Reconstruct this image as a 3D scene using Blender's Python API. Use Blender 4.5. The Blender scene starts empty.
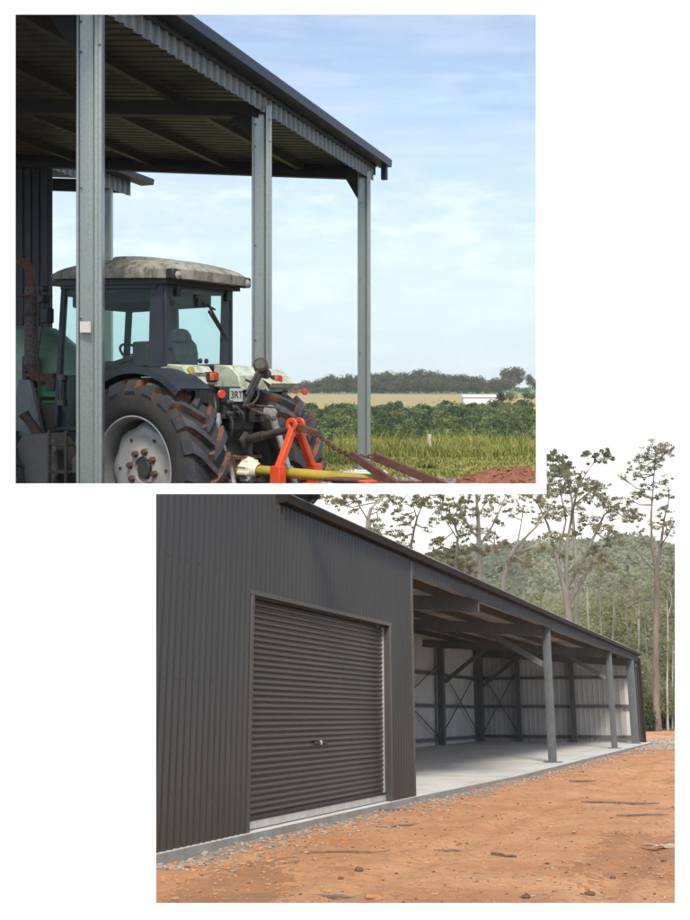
import bpy, bmesh, math, random
from mathutils import Vector, Matrix, noise
R = math.radians
V = Vector
sc = bpy.context.scene
C = sc.collection

# ------------------------------------------------------------------ camera
F, CX, CY = 1100.0, 345.0, 397.0          # focal length and principal point, in photograph pixels (690 x 920)
cam = bpy.data.cameras.new('camera')
cam.sensor_fit = 'VERTICAL'
cam.sensor_height = 36.0
cam.sensor_width = 27.0
cam.lens = 36.0 * F / 920.0
cam.shift_y = (CY - 460.0) / 920.0
cam.clip_start = 0.1
cam.clip_end = 3000.0
co = bpy.data.objects.new('camera', cam)
C.objects.link(co)
co.location = (0, 0, 0)
co.rotation_euler = (R(90), 0, 0)
sc.camera = co

# ------------------------------------------------------------------ sky, sun, exposure
SUN_EL, SUN_AZ = 53.0, 3.0               # azimuth: degrees to the right of straight behind the camera
sd = V((math.sin(R(SUN_AZ)) * math.cos(R(SUN_EL)), -math.cos(R(SUN_AZ)) * math.cos(R(SUN_EL)), math.sin(R(SUN_EL))))
world = bpy.data.worlds.new('World')
sc.world = world
world.use_nodes = True
nt = world.node_tree
nt.nodes.clear()
N = nt.nodes.new
L = nt.links.new
out = N('ShaderNodeOutputWorld')
bg = N('ShaderNodeBackground')
sky = N('ShaderNodeTexSky')
sky.sky_type = 'NISHITA'
sky.sun_disc = False
sky.sun_elevation = R(SUN_EL)
sky.sun_rotation = R(180 - SUN_AZ)
sky.air_density = 1.0
sky.dust_density = 2.2
sky.ozone_density = 1.0
tc = N('ShaderNodeTexCoord')
sep = N('ShaderNodeSeparateXYZ')
L(tc.outputs['Generated'], sep.inputs[0])
# puffy cloud bank low over the horizon
mp = N('ShaderNodeMapping'); mp.inputs['Scale'].default_value = (7.0, 7.0, 22.0)
L(tc.outputs['Generated'], mp.inputs[0])
n1 = N('ShaderNodeTexNoise'); n1.inputs['Scale'].default_value = 2.2; n1.inputs['Detail'].default_value = 9; n1.inputs['Roughness'].default_value = 0.62
L(mp.outputs[0], n1.inputs['Vector'])
r1 = N('ShaderNodeValToRGB'); r1.color_ramp.elements[0].position = 0.44; r1.color_ramp.elements[1].position = 0.68
L(n1.outputs['Fac'], r1.inputs[0])
band = N('ShaderNodeValToRGB')
be = band.color_ramp.elements
be[0].position = 0.0; be[0].color = (0.1, 0.1, 0.1, 1)
be[1].position = 0.26; be[1].color = (0.0, 0.0, 0.0, 1)
for p, c in ((0.03, 0.1), (0.09, 0.45), (0.15, 0.55), (0.185, 0.5), (0.21, 0.12)):
    k = be.new(p); k.color = (c, c, c, 1)
L(sep.outputs['Z'], band.inputs[0])
m1 = N('ShaderNodeMath'); m1.operation = 'MULTIPLY'
L(r1.outputs[0], m1.inputs[0]); L(band.outputs[0], m1.inputs[1])
# thin rippled high cloud
mp2 = N('ShaderNodeMapping'); mp2.inputs['Scale'].default_value = (5.0, 5.0, 34.0); mp2.inputs['Rotation'].default_value = (0, R(10), R(8))
L(tc.outputs['Generated'], mp2.inputs[0])
n2 = N('ShaderNodeTexNoise'); n2.inputs['Scale'].default_value = 1.9; n2.inputs['Detail'].default_value = 7; n2.inputs['Roughness'].default_value = 0.55
n2.inputs['Distortion'].default_value = 0.5
L(mp2.outputs[0], n2.inputs['Vector'])
r2 = N('ShaderNodeValToRGB'); r2.color_ramp.elements[0].position = 0.38; r2.color_ramp.elements[1].position = 0.85
r2.color_ramp.elements[1].color = (0.34, 0.34, 0.34, 1)
L(n2.outputs['Fac'], r2.inputs[0])
mx = N('ShaderNodeMath'); mx.operation = 'MAXIMUM'
L(m1.outputs[0], mx.inputs[0]); L(r2.outputs[0], mx.inputs[1])
tint = N('ShaderNodeMix'); tint.data_type = 'RGBA'; tint.blend_type = 'MULTIPLY'; tint.inputs[0].default_value = 1.0
tint.inputs[7].default_value = (0.97, 1.0, 1.04, 1)
L(sky.outputs[0], tint.inputs[6])
mixc = N('ShaderNodeMix'); mixc.data_type = 'RGBA'
mixc.inputs[7].default_value = (6.0, 6.45, 6.8, 1)
L(mx.outputs[0], mixc.inputs[0])
hz = N('ShaderNodeValToRGB')
he = hz.color_ramp.elements
he[0].position = 0.0; he[0].color = (0.85, 0.85, 0.85, 1)
he[1].position = 0.42; he[1].color = (0.10, 0.10, 0.10, 1)
k = he.new(0.10); k.color = (0.62, 0.62, 0.62, 1)
k = he.new(0.24); k.color = (0.30, 0.30, 0.30, 1)
L(sep.outputs['Z'], hz.inputs[0])
mixh = N('ShaderNodeMix'); mixh.data_type = 'RGBA'
mixh.inputs[7].default_value = (4.7, 5.6, 6.1, 1)
L(hz.outputs[0], mixh.inputs[0]); L(tint.outputs[2], mixh.inputs[6])
L(mixh.outputs[2], mixc.inputs[6])
low = N('ShaderNodeMapRange')             # below the horizon: land, not sky
low.inputs['From Min'].default_value = -0.03; low.inputs['From Max'].default_value = 0.0
L(sep.outputs['Z'], low.inputs['Value'])
mixl = N('ShaderNodeMix'); mixl.data_type = 'RGBA'
mixl.inputs[6].default_value = (1.0, 0.78, 0.6, 1)
L(low.outputs[0], mixl.inputs[0]); L(mixc.outputs[2], mixl.inputs[7])
L(mixl.outputs[2], bg.inputs[0])
bg.inputs[1].default_value = 0.15
L(bg.outputs[0], out.inputs[0])

sun = bpy.data.lights.new('sun', 'SUN')
sun.energy = 3.3
sun.angle = R(13)
sun.color = (1.0, 0.93, 0.83)
so = bpy.data.objects.new('sun', sun)
C.objects.link(so)
so.rotation_euler = sd.to_track_quat('Z', 'Y').to_euler()
so.location = sd * 40

sc.view_settings.view_transform = 'Standard'
sc.view_settings.look = 'None'
sc.view_settings.exposure = 0.35
sc.view_settings.gamma = 1
sc.view_settings.use_curve_mapping = False
sc.render.engine = 'CYCLES'
try:
    sc.cycles.use_denoising = True
    sc.cycles.denoiser = 'OPENIMAGEDENOISE'
except Exception:
    pass
sc.cycles.max_bounces = 7
sc.cycles.diffuse_bounces = 3
sc.cycles.glossy_bounces = 3
sc.cycles.transparent_max_bounces = 12
sc.cycles.caustics_reflective = False
sc.cycles.caustics_refractive = False
sc.cycles.sample_clamp_indirect = 6.0

# ------------------------------------------------------------------ the two places: the yard stands level, the shed lot lies on ground that falls away
PITCH = math.atan((716.0 - CY) / F)
W1 = Matrix.Identity(4)
W2 = Matrix(((1, 0, 0, 0), (0, math.cos(PITCH), math.sin(PITCH), 0), (0, -math.sin(PITCH), math.cos(PITCH), 0), (0, 0, 0, 1)))
W2I3 = W2.to_3x3().transposed()


def P1(x, y, d):
    return V(((x - CX) / F * d, d, -(y - CY) / F * d))


def ray2(x, y):
    return W2I3 @ V(((x - CX) / F, 1.0, -(y - CY) / F))


def P2(x, y, d):
    v = ray2(x, y)
    return v * (d / v.y)


H = 1.03


def floor2(x, y, z=-H):
    v = ray2(x, y)
    return v * (z / v.z)


# ------------------------------------------------------------------ materials
MATS = {}


def mat(name, col, rough=0.6, metal=0.0, col2=None, scale=4.0, contrast=(0.35, 0.65), bump=0.0, bscale=None, detail=6, stretch=None, spec=0.5,
        col3=None, scale3=20.0, contrast3=(0.5, 0.7), rough2=None):
    m = bpy.data.materials.new(name)
    m.use_nodes = True
    t = m.node_tree
    b = t.nodes['Principled BSDF']
    b.inputs['Base Color'].default_value = (*col, 1)
    b.inputs['Roughness'].default_value = rough
    b.inputs['Metallic'].default_value = metal
    b.inputs['Specular IOR Level'].default_value = spec
    tc = t.nodes.new('ShaderNodeTexCoord')
    vec = tc.outputs['Object']
    if stretch:
        mp = t.nodes.new('ShaderNodeMapping')
        mp.inputs['Scale'].default_value = stretch
        t.links.new(vec, mp.inputs[0])
        vec = mp.outputs[0]
    cur = None
    if col2:
        n = t.nodes.new('ShaderNodeTexNoise')
        n.inputs['Scale'].default_value = scale
        n.inputs['Detail'].default_value = detail
        n.inputs['Roughness'].default_value = 0.6
        t.links.new(vec, n.inputs['Vector'])
        rp = t.nodes.new('ShaderNodeValToRGB')
        rp.color_ramp.elements[0].position = contrast[0]
        rp.color_ramp.elements[1].position = contrast[1]
        rp.color_ramp.elements[0].color = (*col, 1)
        rp.color_ramp.elements[1].color = (*col2, 1)
        t.links.new(n.outputs['Fac'], rp.inputs[0])
        cur = rp.outputs[0]
        if rough2 is not None:
            rr = t.nodes.new('ShaderNodeMapRange')
            rr.inputs['From Min'].default_value = contrast[0]; rr.inputs['From Max'].default_value = contrast[1]
            rr.inputs['To Min'].default_value = rough; rr.inputs['To Max'].default_value = rough2
            t.links.new(n.outputs['Fac'], rr.inputs[0])
            t.links.new(rr.outputs[0], b.inputs['Roughness'])
    if col3:
        n3 = t.nodes.new('ShaderNodeTexNoise')
        n3.inputs['Scale'].default_value = scale3
        n3.inputs['Detail'].default_value = 8
        n3.inputs['Roughness'].default_value = 0.65
        t.links.new(vec, n3.inputs['Vector'])
        rp3 = t.nodes.new('ShaderNodeValToRGB')
        rp3.color_ramp.elements[0].position = contrast3[0]
        rp3.color_ramp.elements[1].position = contrast3[1]
        t.links.new(n3.outputs['Fac'], rp3.inputs[0])
        mx = t.nodes.new('ShaderNodeMix'); mx.data_type = 'RGBA'
        t.links.new(rp3.outputs[0], mx.inputs[0])
        if cur:
            t.links.new(cur, mx.inputs[6])
        else:
            mx.inputs[6].default_value = (*col, 1)
        mx.inputs[7].default_value = (*col3, 1)
        cur = mx.outputs[2]
    if cur:
        t.links.new(cur, b.inputs['Base Color'])
    if bump:
        nb = t.nodes.new('ShaderNodeTexNoise')
        nb.inputs['Scale'].default_value = bscale or scale * 3
        nb.inputs['Detail'].default_value = 8
        nb.inputs['Roughness'].default_value = 0.65
        t.links.new(vec, nb.inputs['Vector'])
        bp = t.nodes.new('ShaderNodeBump')
        bp.inputs['Strength'].default_value = 0.7
        bp.inputs['Distance'].default_value = bump
        t.links.new(nb.outputs['Fac'], bp.inputs['Height'])
        t.links.new(bp.outputs[0], b.inputs['Normal'])
    MATS[name] = m
    return m


def glassmat(name, col, gloss=0.10):
    m = bpy.data.materials.new(name)
    m.use_nodes = True
    t = m.node_tree
    t.nodes.clear()
    o = t.nodes.new('ShaderNodeOutputMaterial')
    tr = t.nodes.new('ShaderNodeBsdfTransparent'); tr.inputs[0].default_value = (*col, 1)
    gl = t.nodes.new('ShaderNodeBsdfGlossy'); gl.inputs['Roughness'].default_value = 0.04
    gl.inputs[0].default_value = (0.9, 1, 0.98, 1)
    fr = t.nodes.new('ShaderNodeLayerWeight')
    pw = t.nodes.new('ShaderNodeMath'); pw.operation = 'POWER'; pw.inputs[1].default_value = 3.0
    ad = t.nodes.new('ShaderNodeMath'); ad.operation = 'MULTIPLY_ADD'; ad.inputs[1].default_value = gloss * 4; ad.inputs[2].default_value = gloss * 0.6
    mx = t.nodes.new('ShaderNodeMixShader')
    t.links.new(fr.outputs['Facing'], pw.inputs[0]); t.links.new(pw.outputs[0], ad.inputs[0])
    t.links.new(ad.outputs[0], mx.inputs[0]); t.links.new(tr.outputs[0], mx.inputs[1]); t.links.new(gl.outputs[0], mx.inputs[2])
    t.links.new(mx.outputs[0], o.inputs[0])
    MATS[name] = m
    return m


def leafmat(name, c1, c2, scale=0.8, trans=0.25):
    """foliage: per-clump colour variation from object-space noise, a little translucency"""
    m = bpy.data.materials.new(name)
    m.use_nodes = True
    t = m.node_tree
    b = t.nodes['Principled BSDF']
    b.inputs['Roughness'].default_value = 0.6
    b.inputs['Specular IOR Level'].default_value = 0.25
    tc = t.nodes.new('ShaderNodeTexCoord')
    oi = t.nodes.new('ShaderNodeObjectInfo')
    n = t.nodes.new('ShaderNodeTexNoise'); n.inputs['Scale'].default_value = scale; n.inputs['Detail'].default_value = 5
    t.links.new(tc.outputs['Object'], n.inputs['Vector'])
    ad = t.nodes.new('ShaderNodeMath'); ad.operation = 'MULTIPLY_ADD'; ad.inputs[1].default_value = 0.5; ad.inputs[2].default_value = -0.25
    t.links.new(oi.outputs['Random'], ad.inputs[0])
    a2 = t.nodes.new('ShaderNodeMath'); a2.operation = 'ADD'
    t.links.new(ad.outputs[0], a2.inputs[0]); t.links.new(n.outputs['Fac'], a2.inputs[1])
    rp = t.nodes.new('ShaderNodeValToRGB')
    rp.color_ramp.elements[0].position = 0.3; rp.color_ramp.elements[1].position = 0.7
    rp.color_ramp.elements[0].color = (*c1, 1); rp.color_ramp.elements[1].color = (*c2, 1)
    t.links.new(a2.outputs[0], rp.inputs[0])
    t.links.new(rp.outputs[0], b.inputs['Base Color'])
    tl = t.nodes.new('ShaderNodeBsdfTranslucent')
    t.links.new(rp.outputs[0], tl.inputs[0])
    mx = t.nodes.new('ShaderNodeMixShader'); mx.inputs[0].default_value = trans
    t.links.new(b.outputs[0], mx.inputs[1]); t.links.new(tl.outputs[0], mx.inputs[2])
    t.links.new(mx.outputs[0], t.nodes['Material Output'].inputs[0])
    MATS[name] = m
    return m


mat('galvanised', (0.27, 0.305, 0.288), 0.36, 0.65, (0.325, 0.36, 0.342), 60, (0.38, 0.62), bump=0.0006, bscale=60, detail=3)
mat('galvanised_dark', (0.13, 0.15, 0.155), 0.5, 0.6, (0.19, 0.21, 0.21), 30, (0.38, 0.62))
mat('roof_zinc', (0.045, 0.043, 0.034), 0.5, 0.3, (0.07, 0.064, 0.046), 3, (0.4, 0.6))
mat('purlin', (0.055, 0.053, 0.044), 0.5, 0.3, (0.075, 0.07, 0.055), 8)
mat('navy_steel', (0.018, 0.026, 0.044), 0.42, 0.0, (0.023, 0.032, 0.052), 3, spec=0.5)
mat('beam_steel', (0.018, 0.021, 0.025), 0.6, 0.1, (0.024, 0.027, 0.031), 6)
mat('gutter_steel', (0.017, 0.025, 0.040), 0.4, 0.0, (0.022, 0.031, 0.048), 5, spec=0.35)
mat('fascia_steel', (0.17, 0.18, 0.18), 0.38, 0.35, (0.21, 0.22, 0.215), 6)
mat('white_paint', (0.90, 0.90, 0.90), 0.85)
mat('concrete', (0.68, 0.66, 0.61), 0.8, 0, (0.57, 0.55, 0.505), 1.2, (0.35, 0.7), bump=0.004, bscale=40, col3=(0.38, 0.335, 0.28), scale3=1.1, contrast3=(0.5, 0.78))
mat('concrete_edge', (0.27, 0.255, 0.23), 0.9, 0, (0.20, 0.175, 0.145), 3, (0.35, 0.7), bump=0.01, bscale=30)
mat('pad_concrete', (0.62, 0.62, 0.58), 0.85, 0, (0.50, 0.49, 0.45), 6, bump=0.006, bscale=25)
mat('rubber', (0.020, 0.020, 0.021), 0.72, 0, (0.034, 0.032, 0.030), 5, (0.35, 0.65), bump=0.003, bscale=60, col3=(0.055, 0.045, 0.036), scale3=3, contrast3=(0.5, 0.75))
mat('tread_rubber', (0.030, 0.031, 0.036), 0.5, 0, (0.045, 0.045, 0.05), 9, (0.4, 0.6), bump=0.004, bscale=45, col3=(0.20, 0.075, 0.035), scale3=5.5, contrast3=(0.60, 0.66))
mat('red_mud', (0.035, 0.032, 0.032), 0.85, 0, (0.19, 0.07, 0.034), 6, (0.44, 0.56), bump=0.008, bscale=50)
mat('rim_silver', (0.40, 0.39, 0.365), 0.45, 0.25, (0.30, 0.285, 0.26), 5, (0.45, 0.7), col3=(0.22, 0.15, 0.09), scale3=7, contrast3=(0.66, 0.8))
mat('rust', (0.075, 0.033, 0.025), 0.85, 0.1, (0.15, 0.058, 0.036), 16, bump=0.003, bscale=60)
mat('dark_rust', (0.065, 0.035, 0.03), 0.8, 0.2, (0.10, 0.05, 0.04), 20, bump=0.003, bscale=70)
mat('mesh_guard', (0.06, 0.045, 0.04), 0.7, 0.3, (0.15, 0.12, 0.11), 60, (0.45, 0.55), bump=0.006, bscale=70)
mat('black_plastic', (0.014, 0.014, 0.016), 0.55, 0, (0.028, 0.027, 0.027), 8)
mat('navy_plastic', (0.018, 0.022, 0.034), 0.5, 0, (0.03, 0.034, 0.046), 4, (0.4, 0.7))
mat('cab_interior', (0.022, 0.028, 0.028), 0.8, 0, (0.035, 0.04, 0.04), 5)
mat('seat_fabric', (0.10, 0.115, 0.115), 0.9, 0, (0.15, 0.165, 0.165), 14)
mat('chassis', (0.035, 0.033, 0.031), 0.65, 0.2, (0.075, 0.06, 0.05), 9, (0.4, 0.7), bump=0.004, bscale=30)
mat('tank_grey', (0.085, 0.08, 0.075), 0.6, 0, (0.13, 0.12, 0.105), 3, (0.4, 0.7), bump=0.002, bscale=30)
mat('loader_grey', (0.16, 0.19, 0.19), 0.6, 0, (0.10, 0.12, 0.125), 4, (0.4, 0.65), col3=(0.26, 0.20, 0.09), scale3=2.2, contrast3=(0.62, 0.75))
mat('green_paint', (0.15, 0.27, 0.18), 0.4, 0, (0.24, 0.36, 0.27), 2.5, (0.35, 0.7), col3=(0.30, 0.36, 0.28), scale3=5, contrast3=(0.55, 0.8))
mat('bright_green', (0.04, 0.24, 0.07), 0.4, 0, (0.06, 0.30, 0.10), 6)
mat('pale_green_paint', (0.48, 0.52, 0.43), 0.5, 0, (0.36, 0.40, 0.29), 5, (0.4, 0.7), col3=(0.17, 0.20, 0.09), scale3=9, contrast3=(0.48, 0.70))
mat('mossy_roof', (0.32, 0.31, 0.265), 0.8, 0, (0.19, 0.18, 0.145), 4, (0.38, 0.66), bump=0.004, bscale=40, col3=(0.085, 0.085, 0.062), scale3=11, contrast3=(0.47, 0.66), stretch=(1, 1, 0.45))
mat('orange_paint', (0.68, 0.08, 0.02), 0.42, 0, (0.56, 0.058, 0.016), 6, col3=(0.16, 0.06, 0.035), scale3=18, contrast3=(0.66, 0.74))
mat('pto_yellow', (0.40, 0.32, 0.05), 0.45, 0, (0.30, 0.235, 0.045), 5, (0.4, 0.7), col3=(0.13, 0.10, 0.035), scale3=9, contrast3=(0.58, 0.75))
mat('cream_plastic', (0.62, 0.59, 0.46), 0.5)
mat('lamp_red', (0.36, 0.025, 0.015), 0.25)
mat('lamp_amber', (0.50, 0.10, 0.02), 0.25)
mat('reflector_red', (0.50, 0.045, 0.02), 0.3)
mat('plate_white', (0.42, 0.45, 0.41), 0.4)
mat('steel_bright', (0.46, 0.46, 0.45), 0.4, 0.6, (0.30, 0.29, 0.27), 14)
mat('sticker', (0.50, 0.47, 0.43), 0.7)
mat('lens_glass', (0.30, 0.30, 0.26), 0.3)
glassmat('cab_glass', (0.76, 0.90, 0.885), 0.03)
glassmat('cab_glass_rear', (0.80, 0.925, 0.915), 0.06)
mat('white_sheet', (0.72, 0.74, 0.75), 0.5)
mat('red_soil', (0.18, 0.062, 0.034), 0.95, 0, (0.28, 0.11, 0.062), 7, (0.35, 0.65), bump=0.05, bscale=14, col3=(0.28, 0.17, 0.11), scale3=22, contrast3=(0.6, 0.72))
mat('grey_gravel', (0.15, 0.15, 0.15), 0.95, 0, (0.24, 0.235, 0.23), 14, (0.35, 0.65), bump=0.03, bscale=25)
# --- the shed lot
mat('iron_sheet', (0.037, 0.034, 0.0315), 0.28, 0.0, (0.044, 0.041, 0.038), 1.6, (0.35, 0.65), spec=0.5, col3=(0.06, 0.045, 0.034), scale3=3.5, contrast3=(0.6, 0.85), stretch=(1, 1, 0.25))
mat('iron_door', (0.042, 0.039, 0.037), 0.34, 0.0, (0.05, 0.0465, 0.044), 1.2, spec=0.4, col3=(0.065, 0.052, 0.042), scale3=4, contrast3=(0.55, 0.85))
mat('fascia_iron', (0.043, 0.042, 0.041), 0.5, 0.0, (0.052, 0.051, 0.05), 3)
mat('iron_trim', (0.055, 0.052, 0.049), 0.4, 0.0, (0.062, 0.058, 0.055), 2)
mat('gutter_brown', (0.022, 0.016, 0.015), 0.6, 0.0, (0.028, 0.02, 0.018), 3, spec=0.15)
mat('inner_sheet', (0.58, 0.555, 0.51), 0.6, 0.0, (0.50, 0.475, 0.435), 1.0, (0.4, 0.65))
mat('inner_roof', (0.56, 0.51, 0.45), 0.6, 0.1, (0.30, 0.25, 0.21), 0.8, (0.4, 0.65))
mat('frame_steel', (0.115, 0.118, 0.115), 0.5, 0.1, (0.145, 0.148, 0.145), 5)
mat('post_zinc', (0.075, 0.083, 0.087), 0.45, 0.25, (0.10, 0.108, 0.112), 8)
mat('alu', (0.62, 0.62, 0.60), 0.45, 0.5, (0.5, 0.5, 0.48), 6)
mat('red_dirt', (0.46, 0.20, 0.078), 0.95, 0, (0.60, 0.325, 0.16), 1.1, (0.32, 0.68), bump=0.03, bscale=20, detail=12, col3=(0.31, 0.15, 0.08), scale3=11, contrast3=(0.5, 0.72))
mat('stone_grey', (0.22, 0.20, 0.18), 0.9, 0, (0.30, 0.28, 0.25), 3)
mat('stone_orange', (0.50, 0.24, 0.12), 0.9, 0, (0.40, 0.18, 0.09), 8)
mat('stone_dark', (0.14, 0.075, 0.05), 0.9)
mat('twig', (0.12, 0.085, 0.065), 0.9, 0, (0.2, 0.15, 0.12), 12)
mat('dead_leaf', (0.55, 0.45, 0.33), 0.8, 0, (0.40, 0.29, 0.19), 9)
mat('bark_pale', (0.36, 0.33, 0.29), 0.85, 0, (0.25, 0.22, 0.185), 2.2, (0.4, 0.65), bump=0.01, bscale=12, stretch=(1, 1, 0.3))
mat('bark_brown', (0.18, 0.14, 0.11), 0.9, 0, (0.10, 0.078, 0.062), 2.5, (0.4, 0.65), bump=0.02, bscale=12, stretch=(1, 1, 0.3))
mat('bark_grey', (0.20, 0.18, 0.155), 0.9, 0, (0.115, 0.10, 0.085), 2.5, (0.4, 0.65), bump=0.02, bscale=12, stretch=(1, 1, 0.3))
leafmat('gum_leaf', (0.19, 0.20, 0.105), (0.31, 0.30, 0.17), 0.5, 0.55)
leafmat('gum_leaf_tip', (0.26, 0.235, 0.14), (0.36, 0.31, 0.20), 0.5, 0.55)
leafmat('bush_leaf', (0.20, 0.225, 0.095), (0.30, 0.31, 0.14), 0.45, 0.5)
leafmat('bush_leaf_pale', (0.26, 0.28, 0.15), (0.36, 0.36, 0.20), 0.45, 0.5)
leafmat('shrub_leaf', (0.04, 0.065, 0.022), (0.09, 0.12, 0.04), 0.8)
leafmat('orchard_leaf', (0.05, 0.09, 0.022), (0.21, 0.25, 0.07), 0.9)
leafmat('wood_leaf', (0.06, 0.072, 0.03), (0.125, 0.125, 0.052), 0.12)
leafmat('grass_blade', (0.13, 0.19, 0.032), (0.29, 0.30, 0.07), 0.5)
leafmat('grass_straw', (0.30, 0.26, 0.08), (0.44, 0.36, 0.15), 0.7)
mat('yard_ground', (0.13, 0.14, 0.055), 0.95, 0, (0.22, 0.19, 0.085), 1.3, (0.35, 0.65), bump=0.03, bscale=9, col3=(0.30, 0.235, 0.115), scale3=0.8, contrast3=(0.52, 0.64))


# ------------------------------------------------------------------ mesh builder
class MB:
    def __init__(s):
        s.v = []; s.f = []; s.mi = []; s.cur = 0

    def add(s, vs, fs):
        b = len(s.v)
        s.v += [V(p) for p in vs]
        for f in fs:
            s.f.append([b + i for i in f]); s.mi.append(s.cur)

    def box(s, lo, hi):
        x0, y0, z0 = lo; x1, y1, z1 = hi
        s.add([(x0, y0, z0), (x1, y0, z0), (x1, y1, z0), (x0, y1, z0), (x0, y0, z1), (x1, y0, z1), (x1, y1, z1), (x0, y1, z1)],
              [(0, 3, 2, 1), (4, 5, 6, 7), (0, 1, 5, 4), (1, 2, 6, 5), (2, 3, 7, 6), (3, 0, 4, 7)])

    def obox(s, o, a, b, c):
        o, a, b, c = V(o), V(a), V(b), V(c)
        p = [o, o + a, o + a + b, o + b, o + c, o + a + c, o + a + b + c, o + b + c]
        s.add(p, [(0, 3, 2, 1), (4, 5, 6, 7), (0, 1, 5, 4), (1, 2, 6, 5), (2, 3, 7, 6), (3, 0, 4, 7)])

    def bar(s, p, q, w, h, up=(0, 0, 1)):
        p, q = V(p), V(q)
        d = (q - p).normalized()
        u = V(up)
        sd_ = d.cross(u)
        if sd_.length < 1e-4:
            sd_ = d.cross(V((1, 0, 0)))
        sd_.normalize()
        u = sd_.cross(d)
        s.obox(p - sd_ * w / 2 - u * h / 2, sd_ * w, u * h, q - p)

    def tube(s, pts, rad, n=8, cap=True):
        pts = [V(p) for p in pts]
        if not hasattr(rad, '__len__'):
            rad = [rad] * len(pts)
        ref = None
        rings = []
        for i, p in enumerate(pts):
            d = (pts[min(i + 1, len(pts) - 1)] - pts[max(i - 1, 0)]).normalized()
            if ref is None:
                ref = d.orthogonal().normalized()
            else:
                ref = (ref - d * ref.dot(d)).normalized()
            o = d.cross(ref)
            rings.append([p + (ref * math.cos(2 * math.pi * k / n) + o * math.sin(2 * math.pi * k / n)) * rad[i] for k in range(n)])
        b = len(s.v)
        for r in rings:
            s.v += r
        for i in range(len(rings) - 1):
            for k in range(n):
                k2 = (k + 1) % n
                s.f.append([b + i * n + k, b + i * n + k2, b + (i + 1) * n + k2, b + (i + 1) * n + k]); s.mi.append(s.cur)
        if cap:
            s.f.append([b + k for k in reversed(range(n))]); s.mi.append(s.cur)
            s.f.append([b + (len(rings) - 1) * n + k for k in range(n)]); s.mi.append(s.cur)

    def lathe(s, o, axis, prof, n=32, closed=False, wob=None):
        """prof: (radius, distance along axis) pairs"""
        o, ax = V(o), V(axis).normalized()
        u = ax.orthogonal().normalized()
        if abs(ax.y) > 0.9:
            u = V((1, 0, 0))
        w = ax.cross(u)
        b = len(s.v)
        for r, t in prof:
            for k in range(n):
                a = 2 * math.pi * k / n
                rr = r * (wob(a, r) if wob else 1)
                s.v.append(o + ax * t + (u * math.cos(a) + w * math.sin(a)) * rr)
        m = len(prof)
        for i in range(m - 1 + (1 if closed else 0)):
            j = (i + 1) % m
            for k in range(n):
                k2 = (k + 1) % n
                s.f.append([b + i * n + k, b + i * n + k2, b + j * n + k2, b + j * n + k]); s.mi.append(s.cur)

    def disc(s, o, axis, r, th, n=20):
        s.lathe(o, axis, [(0.0005, 0), (r, 0), (r, th), (0.0005, th)], n)

    def prism(s, poly, ext):
        """poly: list of 3-D points in a plane; ext: extrusion vector"""
        n = len(poly)
        ext = V(ext)
        ps = [V(p) for p in poly]
        s.add(ps + [p + ext for p in ps], [tuple(reversed(range(n))), tuple(range(n, 2 * n))] + [(i, (i + 1) % n, n + (i + 1) % n, n + i) for i in range(n)])

    def sheet(s, o, u, v, nrm, w, h, pitch, dep, prof='sine', th=0.004, top=None, bot=None):
        """profiled metal sheet: ribs run along v, repeat along u. top/bot: functions of distance along u giving the v-range"""
        o, u, v, nrm = V(o), V(u).normalized(), V(v).normalized(), V(nrm).normalized()
        xs = []
        if prof == 'sine':
            k = 6
            n = max(1, round(w / pitch))
            for i in range(n * k + 1):
                t = i / k
                xs.append((t * w / n, dep * 0.5 * (1 + math.cos(2 * math.pi * t))))
        else:
            n = max(1, round(w / pitch)); p = w / n
            for i in range(n):
                for fx, hh in prof:
                    xs.append((i * p + fx * p, dep * hh))
            xs.append((w, dep * prof[0][1]))
        b = len(s.v)
        for side in (0, -th):
            for x, d in xs:
                lo = bot(x) if bot else 0
                hi = top(x) if top else h
                s.v.append(o + u * x + v * lo + nrm * (d + side))
                s.v.append(o + u * x + v * hi + nrm * (d + side))
        m = len(xs)
        for i in range(m - 1):
            a = b + 2 * i
            s.f.append([a, a + 2, a + 3, a + 1]); s.mi.append(s.cur)
            c = b + 2 * m + 2 * i
            s.f.append([c, c + 1, c + 3, c + 2]); s.mi.append(s.cur)
            s.f.append([a, c, c + 2, a + 2]); s.mi.append(s.cur)
            s.f.append([a + 1, a + 3, c + 3, c + 1]); s.mi.append(s.cur)
        for a, c in ((b, b + 2 * m), (b + 2 * (m - 1), b + 2 * m + 2 * (m - 1))):
            s.f.append([a, a + 1, c + 1, c]); s.mi.append(s.cur)

    def card(s, p, size, rng, aspect=0.5, dirn=None):
        d = V((rng.gauss(0, 1), rng.gauss(0, 1), rng.gauss(0, 1))).normalized() if dirn is None else dirn
        o = d.orthogonal().normalized()
        o = Matrix.Rotation(rng.random() * 6.28, 3, d) @ o
        a = d * size * 0.5
        b = o * size * aspect * 0.5
        p = V(p)
        s.add([p - a, p + b, p + a, p - b], [(0, 1, 2, 3)])

    def mesh(s, name, mats, base=V((0, 0, 0)), angle=35, smooth=True):
        me = bpy.data.meshes.new(name)
        me.from_pydata([tuple(p - base) for p in s.v], [], s.f)
        for m in (mats if isinstance(mats, (list, tuple)) else [mats]):
            me.materials.append(MATS[m] if isinstance(m, str) else m)
        me.polygons.foreach_set('material_index', s.mi)
        if smooth:
            me.polygons.foreach_set('use_smooth', [True] * len(s.f))
            me.set_sharp_from_angle(angle=R(angle))
        me.update()
        return me

    def part(s, name, mats, root, parent=None, label=None, angle=35, smooth=True, bevel=0, kind=None):
        base = V(root['base'])
        o = bpy.data.objects.new(name, s.mesh(name, mats, base, angle, smooth))
        C.objects.link(o)
        o.parent = parent or root
        if label: o['label'] = label
        if kind: o['kind'] = kind
        if bevel: bev(o, bevel)
        return o

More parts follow.
